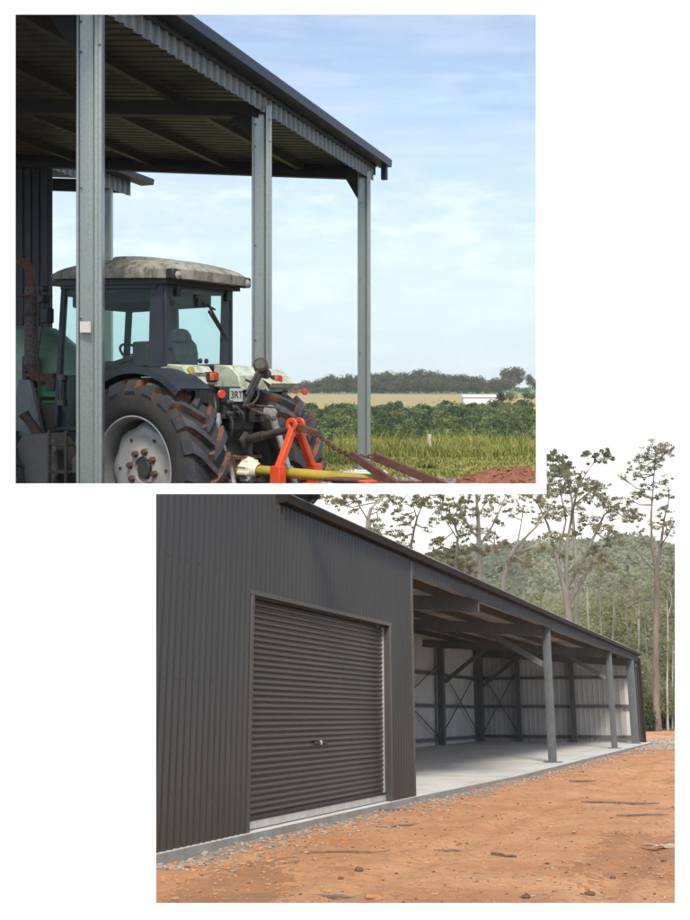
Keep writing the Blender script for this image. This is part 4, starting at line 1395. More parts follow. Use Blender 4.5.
m.part('top_link', 'chassis', TR)
m = MB(); arc_pts = [V((-0.62 - 0.32 * math.sin(t), 0.11 * 0, 1.12)) for t in (0,)]
m.prism([(-0.48, 0.20, 1.10), (-0.74, 0.24, 1.10), (-0.74, -0.20, 1.10), (-0.48, -0.18, 1.10)], (0, 0, 0.03)); m.prism([(-0.48, 0.20, 0.98), (-0.74, 0.24, 0.98), (-0.74, 0.24, 1.10), (-0.48, 0.20, 1.10)], (0, 0.02, 0)); m.box((-0.72, 0.262, 0.88), (-0.64, 0.275, 1.05))
m.part('pto_guard', 'rust', TR)

# ------------------------------------------------------------------ implement on the three-point linkage
IM = thing('slasher_implement', 'orange headstock frame with rusty braces and flat deck, hitched behind the tractor', 'implement', TF, (-1.4, 0, 0.8))
m = MB()
ap = V((-1.40, 0, 1.545))
for s, mm in ((1, 1), (-1, 1)):
    m.prism([V((-1.43, 0.015 * s, 1.43)), V((-1.43, 0.075 * s, 1.46)), V((-1.43, 0.335 * s, 1.02)), V((-1.43, 0.245 * s, 1.02))], (0.07, 0, 0))
    m.prism([V((-1.47, 0.245 * s, 1.06)), V((-1.47, 0.36 * s, 1.06)), V((-1.47, 0.36 * s, 0.84)), V((-1.47, 0.245 * s, 0.84))], (0.13, 0, 0))
m.lathe((-1.395, 0.05, 1.49), (0, 1, 0), [(0.075, 0), (0.075, 0.03), (0.026, 0.03), (0.026, 0)], 20, closed=True)
m.lathe((-1.395, -0.08, 1.49), (0, 1, 0), [(0.075, 0), (0.075, 0.03), (0.026, 0.03), (0.026, 0)], 20, closed=True)
m.box((-1.42, -0.075, 1.38), (-1.37, 0.075, 1.46))
m.part('headstock', 'orange_paint', IM, bevel=0.008)
m = MB(); m.bar((-1.40, 0.36, 0.83), (-1.40, -0.36, 0.83), 0.06, 0.05); m.part('cross_bar', 'orange_paint', IM)
m = MB(); m.box((-3.3, -0.20, 0.90), (-2.0, -0.13, 0.935)); m.box((-2.95, 0.08, 0.90), (-2.0, 0.15, 0.935)); m.box((-2.95, -0.2, 0.90), (-2.88, 0.15, 0.933)); m.box((-2.42, -0.02, 0.93), (-2.0, 0.28, 0.962)); m.part('deck', 'rust', IM, bevel=0.01)
m = MB(); m.prism([(-2.54, 0.0, 0.93), (-2.42, 0.0, 0.93), (-2.42, 0.0, 0.955), (-2.52, 0.0, 0.945)], (0, 0.28, 0)); m.part('deck_bracket', 'orange_paint', IM, bevel=0.01)
# braces
m = MB()
m.bar((-1.40, 0.0, 1.48), (-1.70, 0.0, 1.39), 0.05, 0.07); m.bar((-1.40, 0.03, 1.46), (-1.36, -0.36, 1.56), 0.012, 0.02)
br = m.part('brace', 'rust', IM, bevel=0.006)
# chain: alternating links
m = MB()
a, b = V((-1.66, 0, 1.42)), V((-2.17, 0, 1.175))
n = 13
dd = (b - a) / n
for k in range(n):
    c = a + dd * (k + 0.5) + V((0, 0, -0.04 * math.sin(math.pi * (k + .5) / n)))
    u = dd.normalized(); w = V((0, 1, 0)) if k % 2 else u.cross(V((0, 1, 0)))
    pts = []
    for j in range(13):
        t = 2 * math.pi * j / 12
        pts.append(c + u * math.cos(t) * 0.033 + w * math.sin(t) * 0.019)
    m.tube(pts, 0.0085, 6)
a, b = V((-2.17, 0, 1.175)), V((-2.33, -0.12, 1.17))
for k in range(4):
    dd = (b - a) / 4
    c = a + dd * (k + 0.5)
    u = dd.normalized(); w = V((0, 0, 1)) if k % 2 else u.cross(V((0, 0, 1)))
    pts = [c + u * math.cos(2 * math.pi * j / 12) * 0.033 + w * math.sin(2 * math.pi * j / 12) * 0.019 for j in range(13)]
    m.tube(pts, 0.0085, 6)
m.part('chain', 'dark_rust', IM)
for p, q in (((-2.15, 0.0, 1.19), (-2.80, 0.12, 0.90)), ((-2.33, -0.13, 1.175), (-3.18, -0.16, 0.905))):
    m = MB(); m.bar(p, q, 0.045, 0.085); m.part('brace', 'rust', IM, bevel=0.006)
m = MB()
m.lathe((-0.52, 0.04, 0.985), (-1, -0.015, -0.05), [(0.155, 0), (0.15, 0.10), (0.125, 0.20), (0.10, 0.24)], 24)
m.tube([(-0.74, 0.03, 0.982), (-2.5, -0.02, 0.935)], 0.058, 16)
sh = m.part('drive_shaft', 'pto_yellow', IM, label='yellow plastic covered drive shaft')
m = MB()
m.lathe((-0.71, 0.03, 0.98), (-1, -0.015, -0.05), [(0.12, -0.03), (0.145, 0.0), (0.13, 0.10), (0.095, 0.13), (0.08, 0.2)], 40, wob=lambda a, r: 1 + (0.06 * (1 if math.sin(20 * a) > 0 else -1) if r > 0.11 else 0))
m.part('shaft_collar', 'cream_plastic', IM, parent=sh, angle=20)


# ================================================================== PLACE TWO: the long iron shed on its red dirt lot
FA = floor2(156, 852.5)
FB = floor2(412, 796.5)
FE = (FB - FA).normalized()
FN = V((FE.y, -FE.x, 0))                      # outwards


def fp(s, w, z):
    return FA + FE * s - FN * w + V((0, 0, z + H))


def s_px(px, w, z=-0.9):
    """distance along the front at which the line w metres in shows at picture column px"""
    lo, hi = -5.0, 80.0
    for _ in range(50):
        mid = (lo + hi) / 2
        p = W2.to_3x3() @ fp(mid, w, z)
        if CX + F * p.x / p.y < px: lo = mid
        else: hi = mid
    return lo


def w_px(px, s, z=-0.9):
    lo, hi = -1.0, 12.0
    for _ in range(50):
        mid = (lo + hi) / 2
        p = W2.to_3x3() @ fp(s, mid, z)
        if CX + F * p.x / p.y > px: lo = mid
        else: hi = mid
    return lo


def zs(s): return -1.03 + 0.0042 * max(0.0, min(s, 36) - 6.7)


def row_limit(s, ypx, w=0.0):
    k = (ypx - CY) / F
    y = fp(s, w, 0).y
    return y * (math.sin(PITCH) - k * math.cos(PITCH)) / (math.cos(PITCH) + k * math.sin(PITCH))


ZE, ZFB = 2.25, 1.905
S0, SD0, SD1, SC, SEND = -0.35, 1.60, 5.78, 6.72, 34.4
DW = 6.1
SHED = thing('iron_shed', 'long dark iron shed with a closed roller door and open bays', 'shed', W2, fp(SC, 0, -1.03))


def ztop(s):                                   # the eave dips at the near corner
    return min(ZE, row_limit(s, 486.5, -0.1))


def wtop(s): return ztop(s) - (0.07 if s > 2.15 else 0.0)


# slab
m = MB()
sl = [S0 - 0.1, 6.7, 12, 20, 28, SEND + 0.35]
b = len(m.v)
for s in sl:
    for w, dz in ((-0.07, 0), (-0.09, -0.22), (DW + 0.1, -0.22), (DW + 0.1, 0)):
        m.v.append(fp(s, w - (0.22 if s > 8 and w < 0 else 0), zs(s) + dz))
for i in range(len(sl) - 1):
    for j in range(4):
        j2 = (j + 1) % 4
        m.f.append([b + i * 4 + j, b + (i + 1) * 4 + j, b + (i + 1) * 4 + j2, b + i * 4 + j2]); m.mi.append(1 if j == 0 else 0)
m.f.append([b + j for j in range(4)]); m.f.append([b + 20 + j for j in reversed(range(4))]); m.mi += [0, 0]
m.part('slab', ['concrete', 'concrete_edge'], SHED, smooth=False)

for s in (11.6, 16.6, 21.6, 26.6, 31.0):
    m = MB(); m.obox(fp(s - 0.006, -0.2, zs(s) + 0.001), FE * 0.012, -FN * (DW - 0.1), V((0, 0, 0.0025))); m.part('control_joint', 'concrete_edge', SHED)
# front cladding: three runs of corrugated sheet round the door opening
m = MB()
PIT = 0.110
m.sheet(fp(S0, 0, 0), FE, V((0, 0, 1)), FN, SC - S0, 1, PIT, 0.035, 'sine', top=lambda x: wtop(S0 + x), bot=lambda x: 1.15 if SD0 < S0 + x < SD1 else -1.035)
wall = m.part('wall', 'iron_sheet', SHED, angle=60)
m = MB()
for s in (S0 + 0.3, 0.5, 1.2, 2.4, 3.6, 4.8, 6.2):
    for z in (-0.6, 0.3, 1.3, 2.0):
        if SD0 < s < SD1 and z < 1.2 or z > wtop(s) - .1: continue
        for k in range(3):
            m.lathe(fp(s + (k - 1) * PIT * 3, -0.024, z), FN, [(0.006, 0), (0.006, 0.004), (0.0005, 0.005)], 6)
m.part('cladding_screws', 'iron_trim', SHED, parent=wall, kind='stuff')
m = MB()
for s in (SD0, SD1):
    m.obox(fp(s - 0.035, -0.032, -1.03), FE * 0.07, -FN * 0.15, V((0, 0, 2.18)))
m.obox(fp(SD0 - 0.06, -0.034, 1.13), FE * (SD1 - SD0 + 0.12), -FN * 0.15, V((0, 0, 0.045)))
m.part('door_frame', 'iron_trim', SHED, bevel=0.004)
m = MB(); m.obox(fp(SC - 0.02, -0.034, -1.03), FE * 0.085, -FN * 0.05, V((0, 0, wtop(SC) + 1.03))); m.part('corner_trim', 'iron_trim', SHED, bevel=0.004)
m = MB(); m.obox(fp(SC - 0.04, 0.03, -1.03), FE * 0.03, -FN * (DW - 0.05), V((0, 0, 3.2))); m.part('partition', 'inner_sheet', SHED)

# roller door
m = MB()
SL = ((0, 0.15), (0.10, 0.75), (0.22, 1.0), (0.46, 0.95), (0.60, 0.7), (0.68, 0.1), (0.74, 0.0), (0.94, 0.0))
m.sheet(fp(SD0 + 0.03, 0.075, -0.955), V((0, 0, 1)), FE, FN, 2.06, SD1 - SD0 - 0.06, 0.0575, 0.020, SL, 0.003)
door = m.part('roller_door', 'iron_door', SHED, angle=25)
m = MB(); m.obox(fp(SD0 + 0.03, 0.04, -1.02), FE * (SD1 - SD0 - 0.06), -FN * 0.05, V((0, 0, 0.075))); m.part('bottom_rail', 'alu', SHED, parent=door, bevel=0.006)
m = MB(); m.obox(fp(SD0 + 0.03, 0.035, -0.945), FE * (SD1 - SD0 - 0.06), -FN * 0.04, V((0, 0, 0.022))); m.part('rubber_seal', 'black_plastic', SHED, parent=door)
m = MB(); m.obox(fp(SD1 - 0.075, 0.045, -1.03), FE * 0.025, -FN * 0.05, V((0, 0, 2.14))); m.part('guide_track', 'alu', SHED, parent=door)
m = MB(); m.obox(fp(SD0 + 0.04, 0.045, -1.03), FE * 0.02, -FN * 0.05, V((0, 0, 2.14))); m.part('guide_track', 'iron_trim', SHED, parent=door)
sh_, zh = s_px(325, 0.0, -0.25), -0.30
m = MB(); m.obox(fp(sh_ - 0.17, 0.032, zh), FE * 0.13, -FN * 0.03, V((0, 0, 0.035))); m.obox(fp(sh_ + 0.05, 0.032, zh), FE * 0.12, -FN * 0.03, V((0, 0, 0.035))); m.part('handle', 'black_plastic', SHED, parent=door, bevel=0.008)
m = MB(); m.lathe(fp(sh_, 0.055, zh + 0.02), FN, [(0.026, 0), (0.026, 0.015), (0.02, 0.02), (0.0005, 0.02)], 16); m.part('lock', 'alu', SHED, parent=door)
m = MB(); m.lathe(fp(SD0 + 0.03, 0.30, 1.22), FE, [(0.0005, 0), (0.17, 0), (0.17, SD1 - SD0 - 0.06), (0.0005, SD1 - SD0 - 0.06)], 24); m.part('door_drum', 'iron_door', SHED, parent=door)

# eave gutter and fascia
m = MB()
st = [2.16, 2.25, 2.4, 2.6, 3.2, 5, SC, 10, 16, 24, SEND + 0.25]
sec = [(0.0, 0.0), (-0.125, -0.012), (-0.135, -0.03), (-0.13, -0.05), (-0.12, -0.115), (-0.03, -0.12), (0.0, -0.115)]
b = len(m.v)
for s in st:
    for w, z in sec:
        m.v.append(fp(s, w, ztop(s) + z))
n = len(sec)
for i in range(len(st) - 1):
    for j in range(n):
        j2 = (j + 1) % n
        m.f.append([b + i * n + j, b + (i + 1) * n + j, b + (i + 1) * n + j2, b + i * n + j2]); m.mi.append(1 if j == 1 else 0)
m.f.append([b + j for j in range(n)]); m.f.append([b + (len(st) - 1) * n + j for j in reversed(range(n))]); m.mi += [0, 0]
mat('gutter_lip', (0.10, 0.085, 0.08), 0.35, 0.1)
m.part('gutter', ['gutter_brown', 'gutter_lip'], SHED, angle=30)
m = MB(); m.sheet(fp(SC + 0.05, -0.005, ZFB), FE, V((0, 0, 1)), FN, SEND + 0.1 - SC, ZE - 0.1 - ZFB, 0.13, 0.022, 'sine'); m.part('fascia', 'fascia_iron' if 'fascia_iron' in MATS else 'iron_trim', SHED, angle=60)

# roof and its framing
RS = 0.075


def zroof(w): return 2.13 + RS * w


m = MB()
vd = (-FN + V((0, 0, RS))).normalized()
m.sheet(fp(SC, 0.0, zroof(0)), FE, vd, V((0, 0, 1)), SEND + 0.2 - SC, DW + 0.25, 0.20, 0.03, TRAP)
m.part('roof', 'inner_roof', SHED, angle=20)
m = MB()
NSX = 10
b = len(m.v)
for i in range(NSX + 1):
    s = S0 - 0.05 + (SC + 0.05 - S0) * i / NSX
    for w in (0.0, DW + 0.25):
        zt = ztop(s) - 0.03 + (0.0 if w == 0 else min(RS * w, row_limit(s, 488.0, w) - ztop(s)))
        m.v.append(fp(s, w, zt)); m.v.append(fp(s, w, zt - 0.03))
for i in range(NSX):
    a = b + i * 4
    m.f += [[a, a + 4, a + 6, a + 2], [a + 1, a + 3, a + 7, a + 5], [a, a + 1, a + 5, a + 4], [a + 2, a + 6, a + 7, a + 3]]; m.mi += [0] * 4
m.part('roof', 'gutter_brown', SHED, smooth=False)
for w in (0.75, 1.85, 2.95, 4.05, 5.15):
    m = MB(); m.obox(fp(SC + 0.05, w, zroof(w) - 0.15), FE * (SEND - SC), -FN * 0.06, V((0, 0, 0.14))); m.part('purlin', 'purlin', SHED)
PS = [s_px(552.5, 0.1), s_px(614.5, 0.1), s_px(635.5, 0.1)]
print('posts s', PS, 'end', SEND)
for s in (SC + 0.15, s_px(474, 0.1, 1.9), PS[0], PS[1], SEND - 0.25):
    m = MB(); a, c = fp(s - 0.05, 0.02, zroof(0) - 0.40), fp(s - 0.05, DW, zroof(DW) - 0.40); m.obox(a, FE * 0.10, V((0, 0, 0.25)), c - a)
    m.part('rafter', 'frame_steel', SHED)
for k, s in enumerate(PS):
    m = MB()
    z0 = zs(s)
    wd = 0.175 if k < 2 else 0.27
    # lipped channel, web towards the lot
    o = fp(s, 0.10, 0)
    sec = [(-.5, -.5), (.34, -.5), (.36, -.44), (.40, -.44), (.42, -.5), (.5, -.5), (.5, .5), (-.5, .5)]
    m.prism([o + FE * (y_ * wd * 1.0) + FN * (-y2 * wd * 0.9) + V((0, 0, z0)) for y_, y2 in [(-.5, .5), (-.5, -.40), (-.46, -.5), (.30, -.5), (.33, -.44), (.38, -.44), (.41, -.5), (.5, -.5), (.5, .5)]], V((0, 0, zroof(0) - 0.16 - z0)))
    p = m.part('post', 'post_zinc', SHED, angle=25)
    m = MB(); m.obox(fp(s - 0.17, -0.09, z0), FE * 0.34, -FN * 0.36, V((0, 0, 0.018))); m.part('base_plate', 'frame_steel', SHED, parent=p)
    if k < 2:
        m = MB(); m.bar(fp(s, 0.2, 1.12), fp(s, 1.55, zroof(1.5) - 0.32), 0.09, 0.13); m.part('knee_brace', 'frame_steel', SHED)
# rear wall, end wall
m = MB(); m.sheet(fp(SC, DW, 0), FE, V((0, 0, 1)), FN, SEND + 0.1 - SC, 1, 0.19, 0.012, TRAP, top=lambda x: zroof(DW), bot=lambda x: zs(SC + x)); m.part('rear_wall', 'inner_sheet', SHED, angle=20)
m = MB(); m.sheet(fp(SEND + 0.1, 0.25, 0), -FN, V((0, 0, 1)), -FE, DW - 0.3, 1, 0.19, 0.012, TRAP, top=lambda x: zroof(x + .25), bot=lambda x: zs(SEND)); m.part('end_wall', 'inner_sheet', SHED, angle=20)
m = MB(); m.sheet(fp(SEND + 0.14, -0.02, 0), -FN, V((0, 0, 1)), FE, DW, 1, 0.10, 0.02, 'sine', top=lambda x: zroof(x) + .02, bot=lambda x: zs(SEND) - 0.05); m.part('end_cladding', 'iron_sheet', SHED, angle=60)
m = MB(); m.obox(fp(SEND + 0.1, -0.09, zs(SEND) - .05), FE * 0.12, -FN * 0.07, V((0, 0, 3.0))); m.part('end_trim', 'gutter_brown', SHED)
for z in (1.30, 0.27, -0.80):
    for (a, c) in ((fp(SC + .05, DW - 0.09, z), FE * (SEND - SC)), (fp(SEND - 0.02, 0.3, z + 0.02), -FN * (DW - 0.4))):
        m = MB(); up = V((0, 0, 0.11)); m.obox(a, c, FN * 0.05 if abs(c.dot(FE)) > 1 else -FE * 0.05, up); m.part('girt', 'frame_steel', SHED)
BP = [s_px(442, DW - .2), SEND - 0.3, s_px(425, DW - .2) - 6]
for s in BP:
    m = MB(); m.obox(fp(s - 0.13, DW - 0.32, zs(s)), FE * 0.26, -FN * 0.2, V((0, 0, zroof(DW) - 0.2 - zs(s)))); m.part('rear_post', 'frame_steel', SHED)
    m = MB(); m.bar(fp(s, DW - 0.35, 1.1), fp(s, DW - 1.75, zroof(DW - 1.7) - 0.3), 0.09, 0.13); m.part('knee_brace', 'frame_steel', SHED)
WP = [w_px(520, SEND - .15), w_px(575, SEND - .15)]
for w in WP:
    m = MB(); m.obox(fp(SEND - 0.22, w - 0.09, zs(SEND)), FE * 0.15, -FN * 0.18, V((0, 0, zroof(w) - 0.2 - zs(SEND)))); m.part('end_post', 'frame_steel', SHED)
for (s0, s1) in ((BP[0], BP[1]), (BP[2], BP[0])):
    for za, zb in ((-0.7, 1.7), (1.7, -0.7)):
        m = MB(); m.tube([fp(s0, DW - 0.16, za), fp(s1, DW - 0.16, zb)], 0.022, 6); m.part('brace_rod', 'frame_steel', SHED)
for za, zb in ((-0.7, 1.7), (1.7, -0.7)):
    m = MB(); m.tube([fp(SEND - 0.1, WP[0], za), fp(SEND - 0.1, DW - 0.2, zb)], 0.022, 6); m.part('brace_rod', 'frame_steel', SHED)


# ---------------------------------------------------------------- ground of the lot
def g2(x, y):
    s = (V((x, y, 0)) - V((FA.x, FA.y, 0))).dot(FE)
    z = -1.10 + 0.0042 * max(0, min(s, 36) - 6.7)
    if y > 44: z += min(1.6, (y - 44) * 0.012)
    w = (V((x, y, 0)) - V((FA.x, FA.y, 0))).dot(FN)
    for w0 in (1.9, 3.5, 4.6, 6.1):
        ww = w - w0 - 0.35 * noise.noise(V((s * 0.12, w0, 0)))
        z += -0.022 * math.exp(-(ww / 0.13) ** 2) + 0.012 * math.exp(-((abs(ww) - 0.24) / 0.09) ** 2)
    z += 0.028 * noise.noise(V((x * 0.9, y * 0.9, 1))) + 0.012 * noise.noise(V((x * 2.7, y * 2.7, 5))) + 0.007 * noise.noise(V((x * 8, y * 8, 2)))
    return z


rows = []
y = 4.0
while y < 62:
    x0, x1 = -0.26 * y - 0.5, 0.33 * y + 1.0
    nx = 150
    r_ = []
    for k in range(nx + 1):
        x = x0 + (x1 - x0) * k / nx
        r_.append(V((x, y, g2(x, y))))
    rows.append(r_)
    y += max(0.04, y * 0.0085)


def pick2(c):
    p = V((c.x, c.y, 0)) - V((FA.x, FA.y, 0))
    s, w = p.dot(FE), p.dot(FN)
    k = 0.30 + 0.30 * noise.noise(V((s * 0.45, 0, 3))) + 0.16 * noise.noise(V((c.x * 4, c.y * 4, 3))) + 0.25 * noise.noise(V((c.x * 14, c.y * 14, 8))) + (0.25 if s > 8 else 0)
    if s > SEND + 0.3:
        if ((s - SEND) / 6) ** 2 + ((w - 0.6) / 1.5) ** 2 < 1 + 0.6 * noise.noise(V((c.x * 2, c.y * 2, 1))): return 1
    elif w < k + (0.5 * max(0, s - 26) / 8): return 1
    q = noise.noise(V((c.x * 0.55, c.y * 0.28, 11))) + 0.35 * noise.noise(V((c.x * 2.2, c.y * 1.4, 4))) + 0.25 * noise.noise(V((c.x * 9, c.y * 9, 2)))
    return 2 if q > 0.42 else 0


mat('dusty_gravel', (0.27, 0.215, 0.165), 0.95, 0, (0.36, 0.29, 0.225), 6, (0.35, 0.65), bump=0.03, bscale=22, col3=(0.19, 0.15, 0.12), scale3=14, contrast3=(0.5, 0.7))
mat('damp_dirt', (0.34, 0.155, 0.068), 0.95, 0, (0.43, 0.20, 0.09), 1.4, (0.32, 0.68), bump=0.035, bscale=10, col3=(0.25, 0.14, 0.085), scale3=3.5, contrast3=(0.52, 0.72))
strip_ground('red_dirt_ground', ['red_dirt', 'dusty_gravel', 'damp_dirt'], rows, W2, pick2)
rows = []
mat('forest_floor', (0.13, 0.10, 0.055), 0.95, 0, (0.11, 0.125, 0.05), 0.4, (0.4, 0.6))
for y in (61.5, 66, 72, 80, 90, 100, 115, 135, 160):
    rows.append([V((-0.3 * y + 0.67 * y * k / 30, y, g2(-0.3 * y + 0.67 * y * k / 30, y) + 0.02 + max(0, y - 64) * 0.07)) for k in range(31)])
strip_ground('forest_floor', 'forest_floor', rows, W2)

# the wooded hill behind
ridge = [(330, 575), (400, 562), (440, 556), (480, 549), (520, 546), (560, 543), (590, 545), (612, 541), (632, 538), (650, 544), (668, 549), (700, 556), (760, 570)]
mat('hill_forest', (0.16, 0.19, 0.125), 0.95, 0, (0.23, 0.22, 0.175), 0.05, (0.35, 0.65), bump=2.0, bscale=0.09, col3=(0.12, 0.135, 0.10), scale3=0.16, contrast3=(0.5, 0.65))
rows = []
for k in range(26):
    t = k / 25
    d = 150 + 170 * t
    r_ = []
    for i in range(81):
        px = 330 + 430 * i / 80
        yr = lerp_table(ridge, px)
        ztop_ = P2(px, yr, 320).z
        x = P2(px, yr, 320).x * d / 320
        z = 9 + (ztop_ - 9) * (t ** 0.85) + 2.4 * noise.noise(V((x * 0.06, d * 0.06, 0))) * math.sin(math.pi * min(1, t * 1.0)) + (0.9 * noise.noise(V((x * 0.3, d * 0.1, 3))) if t > 0.1 else 0)
        r_.append(V((x, d, z)))
    rows.append(r_)
strip_ground('wooded_hill', 'hill_forest', rows, W2)
leafmat('hill_leaf', (0.20, 0.235, 0.15), (0.27, 0.29, 0.19), 0.03, 0.4)
m = MB(); rng = random.Random(61)
for _ in range(1900):
    k = rng.randrange(1, 25); i = rng.randrange(0, 80)
    c = rows[k][i].lerp(rows[k + 1][i + 1], rng.random()) + V((rng.uniform(-2, 2), rng.uniform(-3, 3), 0))
    rr = rng.uniform(1.3, 2.9); hh = rng.uniform(1.2, 2.2)
    for _k in range(34):
        d_ = V((rng.gauss(0, 1), rng.gauss(0, 1), abs(rng.gauss(0, 1)))).normalized() * rng.uniform(0.75, 1.0)
        nrm_ = (d_ + V((rng.gauss(0, .35), rng.gauss(0, .35), rng.gauss(0, .35)))).normalized()
        m.card(c + V((d_.x * rr, d_.y * rr, d_.z * hh)), rng.uniform(0.6, 1.2), rng, 0.8, nrm_.orthogonal().normalized())
m.solo('hill_trees', 'hill_leaf', W2, (40, 240, 30), None, None, kind='stuff', smooth=False)

# pale overcast sky behind the shed lot, plus an added glowing ceiling
skm = bpy.data.materials.new('overcast')
skm.use_nodes = True
t_ = skm.node_tree; t_.nodes.clear()
o_ = t_.nodes.new('ShaderNodeOutputMaterial'); e_ = t_.nodes.new('ShaderNodeEmission')
e_.inputs[0].default_value = (1.0, 0.985, 0.955, 1); e_.inputs[1].default_value = 1.5
t_.links.new(e_.outputs[0], o_.inputs[0]); MATS['overcast'] = skm
m = MB()
DS = 575
for x0_, x1_, y0_, y1_ in ((60, 543, 489, 900), (543, 1100, 430, 900)):
    n = 12
    for k in range(n):
        xa, xb2 = x0_ + (x1_ - x0_) * k / n, x0_ + (x1_ - x0_) * (k + 1) / n
        m.add([P1(xa, y1_, DS), P1(xb2, y1_, DS), P1(xb2, y0_, DS), P1(xa, y0_, DS)], [(0, 1, 2, 3)])
zz = [19, 30, 50, 90, 150, 250, 400, DS]  # added glowing ceiling, edge-on and unseen, to light the trees below
for d0_, d1_ in zip(zz, zz[1:]):
    m.add([P1(60, 489, d0_), P1(543, 489, d0_), P1(543, 489, d1_), P1(60, 489, d1_)], [(0, 1, 2, 3)])
m.solo('sky_and_glow_ceiling', 'overcast', W1, P1(400, 700, DS), None, None, kind='structure', smooth=False)


# ---------------------------------------------------------------- gum trees
def gum(name, label, d, trunk, limbs, clumps, bark, seed, base_y=None, leaf='gum_leaf', dens=0.55, lsz=0.08, group=None, twig_r=0.035):
    """trunk: [(px, py, radius m)]; limbs: lists of the same; clumps: (px, py, rx, ry) in picture pixels, hung at the tree's real distance"""
    rng = random.Random(seed)
    b0 = P2(trunk[0][0], trunk[0][1], d)
    root = thing(name, label, 'tree', W2, b0, group)
    pxm = d / F
    m = MB()
    pts = []

    def path(nodes, dz):
        P = [P2(x, y, d + dz * (k / max(1, len(nodes) - 1))) for k, (x, y, r) in enumerate(nodes)]
        rr = [n_[2] * 0.54 for n_ in nodes]
        Q, q = [], []
        for k in range(len(P) - 1):
            for j in range(4):
                t = j / 4
                w = V((noise.noise(P[k] * 0.9 + V((j, 0, 0))), 0, 0)) * rr[k] * 0.3 if (k or j) else V((0, 0, 0))
                Q.append(P[k].lerp(P[k + 1], t) + w); q.append(rr[k] + (rr[k + 1] - rr[k]) * t)
        Q.append(P[-1]); q.append(rr[-1])
        m.tube(Q, q, 8)
        pts.extend(zip(Q, q))
    path(trunk, 0)
    nt = len(pts)
    for lb in limbs:
        path(lb, rng.uniform(-1.6, 1.6))
    tips = pts[:]
    m2 = MB(); m2.cur = 0
    for (cx, cy, rx, ry) in clumps:
        dd = d + rng.uniform(-1.8, 1.8)
        c = P2(cx, cy, dd)
        # a twig from the closest limb below the clump
        cand = [p for p in tips if p[0].z < c.z + 0.6] or tips
        s_ = min(cand, key=lambda p: (p[0] - c).length + max(0, p[1] - 0.15) * 8)
        mid = s_[0].lerp(c, 0.55) + V((0, 0, -0.12 * (c - s_[0]).length))
        r0 = min(s_[1], twig_r * 1.6)
        m.tube([s_[0], mid, c], [r0, twig_r, twig_r * 0.5], 5)
        nb = max(6, int(rx * ry / 2.6))
        subs = []
        for k in range(nb):
            a = rng.random() * 6.28; q = rng.random() ** 0.5
            sx, sy = math.cos(a) * q, math.sin(a) * q
            # an umbrella: edges hang lower
            sc_ = c + V((sx * rx * pxm * 1.4, rng.uniform(-1, 1) * rx * pxm * 0.7, (sy * 1.0 - 0.45 * sx * sx) * ry * pxm * 1.5))
            subs.append((sc_, rng.uniform(1.4, 3.6) * pxm))
            if rng.random() < 0.4:
                m.tube([mid.lerp(c, rng.random()), sc_], [twig_r * 0.55, twig_r * 0.25], 4, cap=False)
        nl = int(3.14 * rx * ry * dens * 9.0)
        for _ in range(nl):
            sc_, sr = rng.choice(subs)
            dvec = V((rng.gauss(0, 1), rng.gauss(0, 1), rng.gauss(0, 0.55)))
            dvec = dvec / (dvec.length + 1e-6) * (rng.random() ** 0.5) * sr
            m2.cur = 1 if rng.random() < 0.3 else 0
            hang = V((rng.gauss(0, .5), rng.gauss(0, .5), -1)).normalized()
            m2.card(sc_ + dvec * V((1, 1, 1)).length / 1.4, lsz * rng.uniform(0.7, 1.5), rng, 0.42, hang if rng.random() < .5 else None)
    m2.part('crown', [leaf, 'gum_leaf_tip'], root, smooth=False)
    m.part('trunk', bark, root)
    return root


gum('gum_tree', 'big spreading gum with a dark dome of leaves above the end of the shed', 56,
    [(569, 665, .42), (569, 625, .38), (567, 600, .34), (566, 590, .32)],
    [[(567, 600, .26), (557, 560, .18), (548, 525, .12), (536, 500, .07)], [(567, 597, .24), (566, 550, .16), (574, 505, .11), (582, 470, .06)], [(568, 605, .24), (582, 580, .16), (598, 556, .11), (612, 535, .06)],
     [(566, 590, .2), (588, 550, .14), (604, 515, .09), (618, 503, .05)], [(557, 560, .13), (566, 520, .09), (560, 490, .06)], [(574, 505, .1), (592, 490, .06)]],
    [(566, 479, 22, 6), (548, 485, 12, 6), (584, 485, 13, 6), (598, 492, 12, 7), (610, 503, 11, 6), (622, 512, 11, 6), (634, 517, 9, 5), (560, 492, 14, 4), (566, 508, 15, 5), (548, 512, 9, 5), (590, 522, 12, 5), (604, 528, 10, 5), (578, 535, 10, 4), (552, 536, 10, 4),
     (612, 540, 9, 5), (594, 552, 9, 5), (560, 556, 9, 4), (606, 560, 8, 6), (582, 566, 7, 5), (545, 498, 7, 4)], 'bark_grey', 11, leaf='gum_leaf', dens=0.85)
